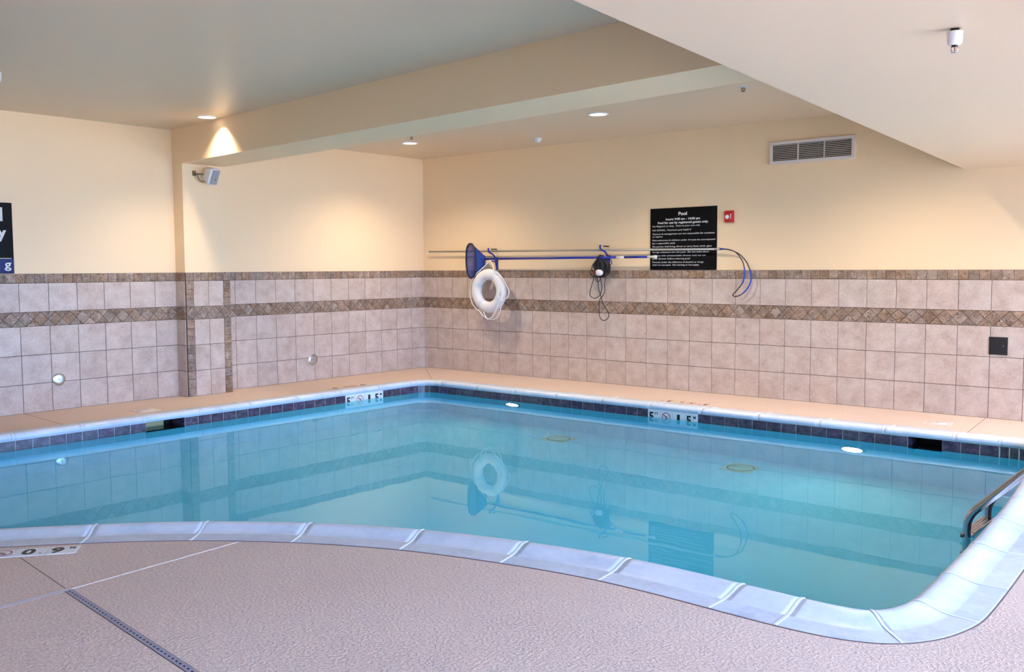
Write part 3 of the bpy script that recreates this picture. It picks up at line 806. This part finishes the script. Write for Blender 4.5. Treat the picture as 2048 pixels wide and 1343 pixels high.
# ------------------------------------------------------------------ wall fittings
MBK = Matrix(((1, 0, 0), (0, 0, -1), (0, 1, 0))).to_4x4()        # local (x, up, out) on the back wall
MLF = Matrix(((0, 0, 1), (1, 0, 0), (0, 1, 0))).to_4x4()         # on the left wall
TP = 0.0125
for k, (y, z, rr) in enumerate(((-5.603, 0.333, 0.070), (-2.157, 0.280, 0.078))):
    M = Matrix.Translation((TP, y, z)) @ MLF
    t = thing('round_cover_plate', ['bright round steel plate on the tiles left of the pilaster', 'dull round steel plate on the tiles between pilaster and corner'][k], 'cover plate', (TP, y, z), 'round plates on the left wall')
    bm = bmesh.new(); lathe(bm, [(rr, 0), (rr, 0.002), (rr*0.97, 0.005), (rr*0.5, 0.0065), (0, 0.0075)], M, 36); obj('plate', bm, M_BRUSH, t)
    bm = bmesh.new(); lathe(bm, [(0.006, 0.007), (0.0055, 0.0095), (0, 0.010)], M, 10); obj('screw', bm, M_DARK, t)
# access panel
t = thing('access_panel', 'small square black access cover on the far tiles at right', 'cover', (8.074, -TP, 0.642))
M = Matrix.Translation((8.074, -TP, 0.73)) @ MBK
bm = bmesh.new(); cbox(bm, -0.085, 0.085, -0.088, 0.088, -0.001, 0.008, 0.002); bmesh.ops.transform(bm, matrix=M, verts=bm.verts); obj('frame', bm, M_DARK, t)
bm = bmesh.new(); cbox(bm, -0.074, 0.074, -0.077, 0.077, 0.007, 0.011, 0.0015); bmesh.ops.transform(bm, matrix=M, verts=bm.verts); obj('door', bm, M_DARK, t)
bm = bmesh.new(); lathe(bm, [(0.0045, 0.011), (0.004, 0.0135), (0, 0.014)], M @ Matrix.Translation((0.045, 0.0, 0)), 10); obj('latch', bm, M_CHROME, t)
# supply air grille
t = thing('air_vent', 'long grey louvred air vent high on the far wall', 'vent', (6.114, 0, 2.68))
x0, x1, z0, z1 = 5.625, 6.603, 2.682, 2.934; w = 0.036
bm = bmesh.new()
for b_ in ((x0, x1, z0, z0+w), (x0, x1, z1-w, z1), (x0, x0+w, z0+w, z1-w), (x1-w, x1, z0+w, z1-w)): cbox(bm, b_[0], b_[1], -0.022, 0.001, b_[2], b_[3], 0.003)
obj('frame', bm, M_VENT, t)
bm = bmesh.new(); box(bm, x0+w, x1-w, -0.003, 0.001, z0+w, z1-w); obj('backing', bm, M_DUCT, t)
iw = (x1-x0-2*w)
for k in (1, 2):
    bm = bmesh.new(); c = x0+w+iw*k/3; box(bm, c-0.005, c+0.005, -0.019, -0.002, z0+w, z1-w); obj('divider', bm, M_VENT, t)
for k in range(3):
    for i in range(9):
        c = z0+w+(z1-z0-2*w)*(i+0.6)/9.2; bm = bmesh.new()
        a, b2 = x0+w+iw*k/3+0.005, x0+w+iw*(k+1)/3-0.005
        vs = [bm.verts.new(p) for p in ((a, -0.017, c-0.0035), (b2, -0.017, c-0.0035), (b2, -0.004, c+0.0045), (a, -0.004, c+0.0045), (a, -0.017, c), (b2, -0.017, c), (b2, -0.004, c+0.008), (a, -0.004, c+0.008))]
        for q in ((3,2,1,0),(4,5,6,7),(0,1,5,4),(1,2,6,5),(2,3,7,6),(3,0,4,7)): bm.faces.new([vs[i_] for i_ in q])
        obj('slat', bm, M_VENT, t)
# pool rules sign
t = thing('pool_rules_sign', 'black pool rules notice with white lettering on the far wall', 'sign', (4.505, 0, 1.49))
sx0, sx1, sz0, sz1 = 4.046, 4.966, 1.487, 2.249
bm = bmesh.new(); cbox(bm, sx0, sx1, -0.014, 0.0, sz0, sz1, 0.001); obj('panel', bm, M_SIGNB, t)
SH = sz1-sz0
def sl(txt, fr, width, cap, bold=0.0, x=None):
    z = sz1-SH*fr
    if x is None: text('lettering', txt, M_WPRINT, t, Matrix.Translation(((sx0+sx1)/2, -0.0146, z)) @ MBK, width, cap, bold, 'c')
    else: text('lettering', txt, M_WPRINT, t, Matrix.Translation((sx0+x, -0.0146, z)) @ MBK, width, cap, bold)
sl('Pool', 0.122, 0.118, 0.040, 0.0014)
sl('hours: 9:00 am - 10:00 pm', 0.196, 0.475, 0.025, 0.0008)
sl('Pool for use by registered guests only.', 0.252, 0.70, 0.025, 0.0008)
for txt, fr, wd in (('No lifeguard on duty.  Swim at your own risk', 0.302, 0.665), ("NO DIVING.  Maximum pool depth 5'", 0.367, 0.545), ('Owners & management are not responsible for accidents', 0.428, 0.862),
                    ('or injuries', 0.470, 0.145), ('Non-swimmers & children under 14 must be accompanied', 0.530, 0.868), ('by a responsible adult', 0.578, 0.322), ('No person shall bring, throw or carry food, drink, glass', 0.632, 0.825),
                    ('foreign substance into the pool.  Do not swim alone', 0.722, 0.785), ('Persons with communicable diseases shall not use', 0.778, 0.745), ('pool. Shower before entering pool', 0.828, 0.53),
                    ('Persons under the influence of alcohol or drugs', 0.885, 0.715), ('shall not use pool.  No running or horseplay', 0.930, 0.655)):
    sl(txt, fr, wd, 0.0185, 0.0, 0.034)
# emergency sign at the left edge, mostly out of frame
t = thing('emergency_sign', 'black and navy notice cut off by the left edge of the view', 'sign', (0, -6.38, 1.49))
bm = bmesh.new(); cbox(bm, 0, 0.012, -6.74, -6.022, 1.487, 2.222, 0.001); obj('panel', bm, M_SIGNB, t)
bm = bmesh.new(); box(bm, 0.012, 0.0128, -6.738, -6.026, 1.492, 1.638); obj('footer_panel', bm, M_NAVY, t)
bm = bmesh.new(); box(bm, 0.012, 0.0132, -6.72, -6.045, 1.642, 1.648); obj('rule_line', bm, M_WPRINT, t)
def ll(txt, y, z, cap, bold, width=None): text('lettering', txt, M_WPRINT, t, Matrix.Translation((0.0132, y, z)) @ MLF, width, cap, bold)
ll('l', -6.155, 2.04, 0.125, 0.010); ll('y', -6.175, 1.86, 0.11, 0.006); ll('g', -6.118, 1.545, 0.085, 0.002, 0.068)
# fire alarm strobe
t = thing('fire_alarm', 'red fire alarm strobe right of the black notice', 'alarm', (5.13, 0, 2.04))
M = Matrix.Translation((5.13, 0, 2.114)) @ MBK
bm = bmesh.new(); cbox(bm, -0.058, 0.058, -0.070, 0.070, -0.001, 0.016, 0.006); bmesh.ops.transform(bm, matrix=M, verts=bm.verts); obj('base', bm, M_RED, t)
bm = bmesh.new(); cbox(bm, -0.055, 0.055, -0.067, 0.067, 0.014, 0.046, 0.014); bmesh.ops.transform(bm, matrix=M, verts=bm.verts); obj('housing', bm, M_RED, t)
bm = bmesh.new(); lathe(bm, [(0.026, 0.044), (0.024, 0.052), (0.012, 0.060), (0, 0.062)], M @ Matrix.Translation((-0.012, -0.004, 0)), 16); obj('strobe', bm, M_WHITE, t)
text('lettering', 'FIRE', M_WPRINT, t, M @ Matrix.Translation((0.042, -0.03, 0.0463)) @ Matrix.Rotation(PI/2, 4, 'Z'), 0.06, 0.014, 0.0006)

# --- pole hangers, poles, net, life hook
def hanger(x, zt, lab):
    t = thing('pole_hanger', lab, 'hook', (x, 0, zt-0.35), 'blue pole hooks on the far wall')
    bm = bmesh.new(); tube(bm, [(x+0.025, 0.0, zt-0.005), (x+0.025, -0.115, zt-0.005)], 0.008, 8); obj('peg', bm, M_BLACK, t)
    pth = spline([(x-0.025, -0.122, zt+0.012), (x-0.027, -0.122, zt-0.025), (x-0.004, -0.116, zt-0.055), (x+0.026, -0.09, zt-0.075), (x+0.037, -0.05, zt-0.13), (x+0.036, -0.03, zt-0.21), (x+0.037, -0.012, zt-0.275)], 5)
    bm = bmesh.new(); tube(bm, pth, 0.0115, 8); obj('hook', bm, M_BLUE, t)
    bm = bmesh.new(); cbox(bm, x+0.022, x+0.050, -0.014, 0.0, zt-0.30, zt-0.12, 0.004); obj('back_plate', bm, M_BLUE, t)
    bm = bmesh.new(); tube(bm, spline([(x+0.036, -0.01, zt-0.185), (x+0.036, -0.09, zt-0.175), (x+0.048, -0.165, zt-0.172), (x+0.058, -0.195, zt-0.135)], 4), 0.009, 8); obj('lower_hook', bm, M_BLUE, t)
hanger(1.455, 1.79, 'blue pole hook carrying the white life ring')
hanger(3.385, 1.80, 'blue pole hook carrying the black cable coil')
YP = -0.085
t = thing('shepherd_crook', 'long grey aluminium pole ending in a blue rescue hook loop', 'rescue hook', (2.6, YP, 1.74))
pa = [(0.193, YP, 1.768), (5.03, YP, 1.733)]
bm = bmesh.new(); tube(bm, pa, 0.0128, 12); obj('pole', bm, M_ALU, t)
bm = bmesh.new(); tube(bm, [(0.178, YP, 1.768), (0.20, YP, 1.768)], 0.0145, 12); obj('end_cap', bm, M_WHITE, t)
bm = bmesh.new(); tube(bm, [(4.99, YP, 1.7335), (5.055, YP, 1.733)], 0.0155, 12); obj('coupling', bm, M_ALU, t)
bm = bmesh.new(); tube(bm, [(5.055, YP, 1.733), (5.105, YP, 1.731)], [0.0135, 0.008], 12); obj('ferrule', bm, M_BLUEP, t)
outer = [(5.09, YP, 1.731), (5.188, YP, 1.718), (5.292, YP, 1.675), (5.382, YP, 1.593), (5.434, YP, 1.49), (5.454, YP, 1.397), (5.436, YP, 1.315), (5.387, YP, 1.245), (5.324, YP, 1.195), (5.26, YP, 1.175), (5.226, YP, 1.186),
         (5.238, YP-0.012, 1.205), (5.285, YP-0.016, 1.251), (5.348, YP-0.016, 1.326), (5.378, YP-0.016, 1.408), (5.377, YP-0.016, 1.501), (5.344, YP-0.014, 1.595), (5.275, YP-0.012, 1.680), (5.188, YP-0.010, 1.722), (5.09, YP-0.006, 1.733)]
sp = spline(outer, 6)
bm = bmesh.new(); tube(bm, sp, 0.0062, 8); obj('hook_loop', bm, M_RIM, t)
bm = bmesh.new(); tube(bm, sp[24:46], 0.0085, 8); tube(bm, sp[78:92], 0.0085, 8); obj('hook_sleeve', bm, M_BLUEP, t)
t = thing('leaf_net', 'blue leaf skimmer net on a long blue pole on the far wall', 'pool net', (2.6, -0.15, 1.38))
YB = -0.15
bm = bmesh.new(); tube(bm, [(1.345, YB, 1.648), (3.64, YB, 1.649)], 0.0148, 12); tube(bm, [(3.74, YB, 1.649), (4.105, YB, 1.650)], 0.0148, 12); obj('pole', bm, M_BLUE, t)
bm = bmesh.new(); tube(bm, [(3.63, YB, 1.649), (3.75, YB, 1.649)], 0.0155, 12); obj('grip_band', bm, M_WHITE, t)
bm = bmesh.new(); tube(bm, [(4.095, YB, 1.650), (4.185, YB, 1.650), (4.19, YB, 1.650), (4.22, YB, 1.650)], [0.0155, 0.0155, 0.021, 0.021], 12); obj('end_grip', bm, M_WHITE, t)
bm = bmesh.new(); tube(bm, [(1.25, YB-0.03, 1.647), (1.36, YB, 1.648)], [0.008, 0.012], 10); obj('socket', bm, M_CHROME, t)
C0 = Vector((1.165, -0.205, 1.622)); ax = Vector((0.955, -0.296, 0)); rim = []
for k in range(40):
    a = 2*PI*k/40; c_, s_ = math.cos(a), math.sin(a)
    sg = lambda v, e_: math.copysign(abs(v)**e_, v)
    tilt = 0.10*s_*0.24
    rim.append(C0 + ax*(0.132*sg(c_, 0.8)-tilt*0.9*0.5) + Vector((0, 0, 0.245*sg(s_, 0.8))))
bm = bmesh.new(); tube(bm, rim, 0.0135, 8, closed=True); obj('rim', bm, M_RIM, t)
bm = bmesh.new(); rings = []
for j in range(7):
    q = j/6.0; rg = []
    for k in range(40):
        p = rim[k]-C0; sc = 1-0.42*q**1.7
        d = Vector((0.19*q, 0.075*q, -0.045*q-0.02*math.sin(q*PI)))
        wob = 0.006*math.sin(k*1.7+j*2.1)*q
        pt = C0 + Vector((p.x*sc, p.y*(1-0.8*q), p.z*sc)) + d*(0.78+0.12*math.sin(k*0.5)) + Vector((wob, 0, wob))
        pt.y = min(pt.y, -0.108); rg.append(bm.verts.new(pt))
    rings.append(rg)
for A, B in zip(rings, rings[1:]):
    for k in range(40): fc = bm.faces.new((A[k], A[(k+1) % 40], B[(k+1) % 40], B[k])); fc.smooth = True
bm.faces.new(rings[-1])
obj('net_bag', bm, M_NET, t)

# --- life ring
RX, RY, RZ = 1.455, -0.14, 1.197
t = thing('life_ring', 'white life ring hanging by its rope from a blue hook', 'life ring', (RX, RY, 0.89))
bm = bmesh.new(); NR, NS = 56, 20; Rm, ra, rb = 0.232, 0.079, 0.060
vv = [[bm.verts.new((RX+(Rm+ra*math.cos(b_))*math.cos(a), RY+rb*math.sin(b_), RZ+(Rm+ra*math.cos(b_))*math.sin(a))) for b_ in (2*PI*j/NS for j in range(NS))] for a in (2*PI*i/NR for i in range(NR))]
for i in range(NR):
    for j in range(NS):
        fc = bm.faces.new((vv[i][j], vv[(i+1) % NR][j], vv[(i+1) % NR][(j+1) % NS], vv[i][(j+1) % NS])); fc.smooth = True
obj('ring', bm, M_FOAM, t)
for a0 in (62, 155, 232, 330):
    bm = bmesh.new(); n = 6; rg = []
    for i in range(n):
        a = math.radians(a0-8+16*i/(n-1))
        rg.append([bm.verts.new((RX+(Rm+(ra+0.003)*math.cos(b_))*math.cos(a), RY+(rb+0.003)*math.sin(b_), RZ+(Rm+(ra+0.003)*math.cos(b_))*math.sin(a))) for b_ in (2*PI*j/NS for j in range(NS))])
    for A, B in zip(rg, rg[1:]):
        for j in range(NS): fc = bm.faces.new((A[j], A[(j+1) % NS], B[(j+1) % NS], B[j])); fc.smooth = True
    obj('strap', bm, M_BAND, t)
YRp = RY-0.062
def rope(pts, name='rope'):
    bm = bmesh.new(); tube(bm, spline(pts, 6), 0.0075, 8); obj(name, bm, M_ROPE, t)
rope([(1.20, -0.14, 1.42), (1.262, -0.14, 1.468), (1.348, -0.13, 1.53), (1.44, -0.115, 1.613), (1.452, -0.112, 1.628), (1.47, -0.115, 1.613), (1.54, -0.15, 1.56), (1.60, -0.19, 1.47), (1.665, -0.18, 1.43)], 'hanging_rope')
rope([(1.20, -0.14, 1.42), (1.13, -0.14, 1.34), (1.105, -0.14, 1.25), (1.095, -0.14, 1.13), (1.14, -0.15, 1.02), (1.22, -0.16, 0.945), (1.29, -0.16, 0.91)])
rope([(1.29, -0.16, 0.91), (1.365, -0.17, 0.845), (1.45, -0.17, 0.806), (1.54, -0.17, 0.797), (1.625, -0.17, 0.825), (1.685, -0.17, 0.91), (1.70, -0.16, 1.0), (1.715, -0.17, 1.06)])
rope([(1.39, -0.185, 0.90), (1.435, -0.19, 0.83), (1.48, -0.19, 0.80), (1.56, -0.19, 0.84), (1.62, -0.19, 0.92), (1.65, -0.19, 0.99), (1.715, -0.18, 1.065)])
rope([(1.665, -0.18, 1.43), (1.72, -0.16, 1.38), (1.765, -0.15, 1.31), (1.82, -0.15, 1.23), (1.835, -0.15, 1.165), (1.80, -0.16, 1.10), (1.715, -0.18, 1.065)])
rope([(1.665, -0.18, 1.43), (1.71, -0.17, 1.37), (1.745, -0.165, 1.28), (1.755, -0.165, 1.16), (1.715, -0.18, 1.065)])
bm = bmesh.new(); t2 = bmesh.new(); bmesh.ops.create_uvsphere(t2, u_segments=12, v_segments=8, radius=0.022); merge(bm, t2, Matrix.Translation((1.715, -0.175, 1.065))); obj('knot', bm, M_ROPE, t)
for i in range(6):
    bm = bmesh.new(); a = math.radians(-14+4.2*i); rr = 0.262
    box(bm, -0.004, 0.004, -0.0006, 0.0006, -0.0058, 0.0058)
    bmesh.ops.transform(bm, matrix=Matrix.Translation((RX+rr*math.cos(a), RY-rb*0.935-0.002, RZ+rr*math.sin(a))), verts=bm.verts); obj('printed_mark', bm, M_BLACK, t) if i < 3 else bm.free()

t.location = (RX+0.07, RY-0.085, 0.89)

# --- black cable coil with a white plug
t = thing('cable_coil', 'tangled black cable coil with a white plug hanging on a hook', 'cable', (3.38, -0.12, 0.83))
rnd = random.Random(3)
pts = []
cx, cz = 3.377, 1.545
for k in range(27):
    wx = 0.095*rnd.uniform(0.10, 1.15); top = 1.672+rnd.uniform(-0.03, 0.006); bot = 1.43+rnd.uniform(-0.03, 0.03); ox = rnd.uniform(-0.02, 0.025); yb = -0.13+rnd.uniform(-0.035, 0.03)
    for q in range(8):
        a = PI/2 + 2*PI*q/8; hz = (top-bot)/2
        pts.append((cx+ox+wx*math.cos(a)*(1.0 if math.sin(a) < 0.2 else 0.62), yb+rnd.uniform(-0.008, 0.008), (top+bot)/2+hz*math.sin(a)))
bm = bmesh.new(); tube(bm, spline(pts, 4), 0.0078, 6); obj('coil', bm, M_CABLE, t)
def cable(p, yv=-0.12):
    bm = bmesh.new(); tube(bm, spline([(x, yv+random.uniform(-0.004, 0.004), z) for x, z in p], 6), 0.0052, 6); obj('hanging_loop', bm, M_CABLE, t)
cable([(3.33, 1.45), (3.31, 1.39), (3.326, 1.316), (3.336, 1.242), (3.357, 1.177), (3.40, 1.06), (3.456, 0.985), (3.494, 0.917), (3.477, 0.862), (3.427, 0.836), (3.377, 0.85), (3.345, 0.904), (3.34, 1.012), (3.352, 1.10), (3.396, 1.153), (3.426, 1.21), (3.426, 1.301), (3.44, 1.39), (3.43, 1.46)])
cable([(3.28, 1.46), (3.271, 1.39), (3.23, 1.266), (3.207, 1.174), (3.241, 1.131), (3.297, 1.123), (3.357, 1.155), (3.391, 1.226), (3.391, 1.30), (3.376, 1.366), (3.37, 1.45)], -0.135)
cable([(3.32, 1.46), (3.31, 1.36), (3.345, 1.335), (3.37, 1.36), (3.41, 1.42)], -0.145)
cable([(3.30, 1.60), (3.25, 1.55), (3.245, 1.48), (3.29, 1.44)], -0.14); cable([(3.29, 1.47), (3.235, 1.49), (3.225, 1.44), (3.27, 1.405), (3.34, 1.41)], -0.15)
cable([(3.44, 1.62), (3.53, 1.62), (3.545, 1.57), (3.50, 1.55)], -0.13); cable([(3.47, 1.58), (3.52, 1.52), (3.515, 1.46), (3.47, 1.42)], -0.14)
MW = Matrix.Translation((3.385, -0.185, 1.455)) @ Matrix.Rotation(PI/2, 4, 'Y')
bm = bmesh.new(); lathe(bm, [(0, -0.052), (0.025, -0.047), (0.038, -0.025), (0.041, 0.0), (0.038, 0.028), (0.024, 0.050), (0, 0.056)], MW, 18); obj('plug', bm, M_WHITE, t)
bm = bmesh.new(); lathe(bm, [(0, -0.060), (0.022, -0.056), (0.034, -0.036), (0.0385, -0.027), (0.0395, -0.024), (0.030, -0.022)], MW, 18); obj('plug_cap', bm, M_RED, t)

# --- wall speaker on the pilaster
t = thing('wall_speaker', 'small white loudspeaker bracketed high on the pilaster', 'loudspeaker', (PX, -3.96, 2.62))
MS = Matrix.Translation((0.365, -3.888, 2.632)) @ Matrix.Rotation(math.radians(14), 4, 'Z') @ Matrix.Rotation(math.radians(22), 4, 'Y') @ Matrix.Diagonal((1.25, 1.3, 1.22, 1))   # local +x is the front
bm = bmesh.new(); tt = bmesh.new(); box(tt, -0.06, 0.055, -0.062, 0.062, -0.088, 0.088)
for v in tt.verts:
    if v.co.x < 0: v.co.y *= 0.6; v.co.z *= 0.72
bmesh.ops.bevel(tt, geom=tt.edges[:], offset=0.022, segments=3, affect='EDGES', profile=0.5); merge(bm, tt, MS)
for fc in bm.faces: fc.smooth = True
obj('cabinet', bm, M_WHITE, t)
bm = bmesh.new(); tt = bmesh.new(); box(tt, 0.045, 0.058, -0.050, 0.050, -0.076, 0.076); bmesh.ops.bevel(tt, geom=tt.edges[:], offset=0.006, segments=2, affect='EDGES'); merge(bm, tt, MS); obj('grille', bm, M_GREY, t)
bm = bmesh.new(); lathe(bm, [(0.006, 0), (0.006, 0.0018), (0, 0.002)], MS @ Matrix.Translation((0.058, 0.012, -0.02)) @ Matrix.Rotation(PI/2, 4, 'Y'), 10); obj('badge', bm, M_BLACK, t)
bm = bmesh.new(); cbox(bm, PX-0.001, PX+0.006, -4.035, -3.985, 2.63, 2.69, 0.002); tube(bm, [(PX, -4.01, 2.66), (PX+0.05, -4.0, 2.65), (PX+0.09, -3.94, 2.645)], 0.008, 8)
tube(bm, spline([(PX+0.05, -4.0, 2.65), (PX+0.055, -3.99, 2.60), (PX+0.08, -3.96, 2.56), (PX+0.11, -3.92, 2.57)], 4), 0.006, 6); obj('bracket', bm, M_BRASS, t)

# ------------------------------------------------------------------ ceiling fittings
def downlight(x, y, z, lab, aim=(0, 0), lx=0, ly=0, e=1.0, cone=140):
    t = thing('downlight', lab, 'downlight', (x, y, z), 'recessed downlights')
    M = Matrix.Translation((x, y, z)) @ Matrix.Rotation(PI, 4, 'X')
    bm = bmesh.new(); lathe(bm, [(0.112, -0.001), (0.112, 0.004), (0.104, 0.010), (0.094, 0.010), (0.088, 0.003), (0.088, -0.001)], M, 32); obj('trim_ring', bm, M_WHITE, t)
    bm = bmesh.new(); lathe(bm, [(0.089, 0.006), (0.075, 0.0035), (0.045, 0.002)], M, 32); obj('reflector', bm, M_LAMP, t)
    bm = bmesh.new(); lathe(bm, [(0.046, 0.002), (0.046, 0.0065), (0.03, 0.011), (0, 0.0125)], M, 24); obj('lamp', bm, M_LAMP, t)
    ld = bpy.data.lights.new('downlight_lamp', 'SPOT'); ld.energy = DOWN_E*e; ld.color = (1.0, 0.83, 0.62)
    ld.spot_size = math.radians(cone); ld.spot_blend = 0.9; ld.shadow_soft_size = 0.04
    lo = bpy.data.objects.new('downlight_lamp', ld); COL.objects.link(lo); lo.parent = t; lo.location = (lx, ly, -0.03)
    lo.rotation_euler = (aim[0], aim[1], 0)
downlight(1.185, -4.435, CZ, 'lit downlight beside the beam above the pilaster', lx=0.09, ly=0.0, aim=(0, 0.10), e=0.8, cone=116)
downlight(1.235, -1.455, CZ, 'lit downlight nearest the far corner of the room', e=1.15)
downlight(9.4, -0.45, SZ, 'added unseen downlight in the low ceiling near the far wall, beyond the right edge', e=0.9)  # lamp added out of view to brighten the right end of the far wall
downlight(10.6, -4.6, SZ, 'added unseen downlight in the low ceiling beside the windows, beyond the right edge', e=0.25)  # added out of view too, extra warm light on the right side
downlight(7.28, -1.62, CZ, 'added unseen downlight in the far bay hidden behind the low ceiling', e=1.55)  # unseen lamp added to lift the far wall and far deck
downlight(4.465, -1.76, CZ, 'lit downlight in the far bay between smoke detector and beam', e=1.6)
def sprinkler(x, y, z, lab, k=1.0, cup=True):
    t = thing('sprinkler', lab, 'sprinkler', (x, y, z), 'ceiling sprinklers')
    M = Matrix.Translation((x, y, z)) @ Matrix.Rotation(PI, 4, 'X') @ Matrix.Diagonal((k, k, k, 1))
    h0 = 0.0
    if cup:
        h0 = 0.062
        bm = bmesh.new()
        for a in (0.3, 2.4, 4.4): box(bm, 0.011*math.cos(a)-0.006, 0.011*math.cos(a)+0.006, 0.011*math.sin(a)-0.006, 0.011*math.sin(a)+0.006, -0.002, 0.02)
        obj('pipe_collar', bm, M_DARK, t, M)
        bm = bmesh.new(); lathe(bm, [(0.028, 0.012), (0.031, 0.014), (0.0305, 0.018), (0.029, 0.022), (0.029, 0.052), (0.025, 0.063), (0.012, 0.067), (0.0, 0.067)], None, 28); obj('escutcheon', bm, M_WHITE, t, M)
    else:
        bm = bmesh.new(); lathe(bm, [(0.03, 0), (0.03, 0.003), (0.016, 0.008), (0.0, 0.008)], None, 20); obj('escutcheon', bm, M_WHITE, t, M)
    bm = bmesh.new(); lathe(bm, [(0.012, h0), (0.012, h0+0.010), (0, h0+0.010)], None, 12); obj('nozzle', bm, M_DARK if cup else M_BRASS, t, M)
    for s in (-1, 1):
        bm = bmesh.new(); tube(bm, [(0.010*s, 0, h0+0.006), (0.0125*s, 0, h0+0.014), (0.0115*s, 0, h0+0.024), (0.004*s, 0, h0+0.032)], 0.0028, 6); obj('frame_arm', bm, M_CHROME if cup else M_BRASS, t, M)
    bm = bmesh.new(); lathe(bm, [(0.002, h0+0.010), (0.0024, h0+0.02), (0.002, h0+0.030)], None, 8); obj('glass_bulb', bm, M_BULB, t, M)
    bm = bmesh.new(); lathe(bm, [(0, h0+0.031), (0.013, h0+0.032), (0.0135, h0+0.0335), (0, h0+0.035)], None, 14); obj('deflector', bm, M_CHROME if cup else M_BRASS, t, M)
sprinkler(9.28, -6.145, SZ, 'white cup sprinkler hanging from the low ceiling at right')
sprinkler(1.76, -1.93, CZ, 'small sprinkler just behind the downlight nearest the corner', 1.35, False)
sprinkler(6.36, -2.16, CZ, 'small sprinkler near the edge of the low ceiling', 1.35, False)
sprinkler(2.06, -6.95, CZ, 'white cup sprinkler cut off by the left edge of the view', 1.6)
t = thing('smoke_detector', 'small white dome detector on the far ceiling', 'detector', (2.75, -0.72, CZ))
M = Matrix.Translation((2.78, -0.69, CZ)) @ Matrix.Rotation(PI, 4, 'X')
bm = bmesh.new(); lathe(bm, [(0.058, 0), (0.058, 0.018), (0.052, 0.026)], M, 24); obj('base', bm, M_WHITE, t)
bm = bmesh.new(); lathe(bm, [(0.045, 0.024), (0.04, 0.045), (0.025, 0.056), (0, 0.060)], M, 24); obj('dome', bm, M_WHITE, t)
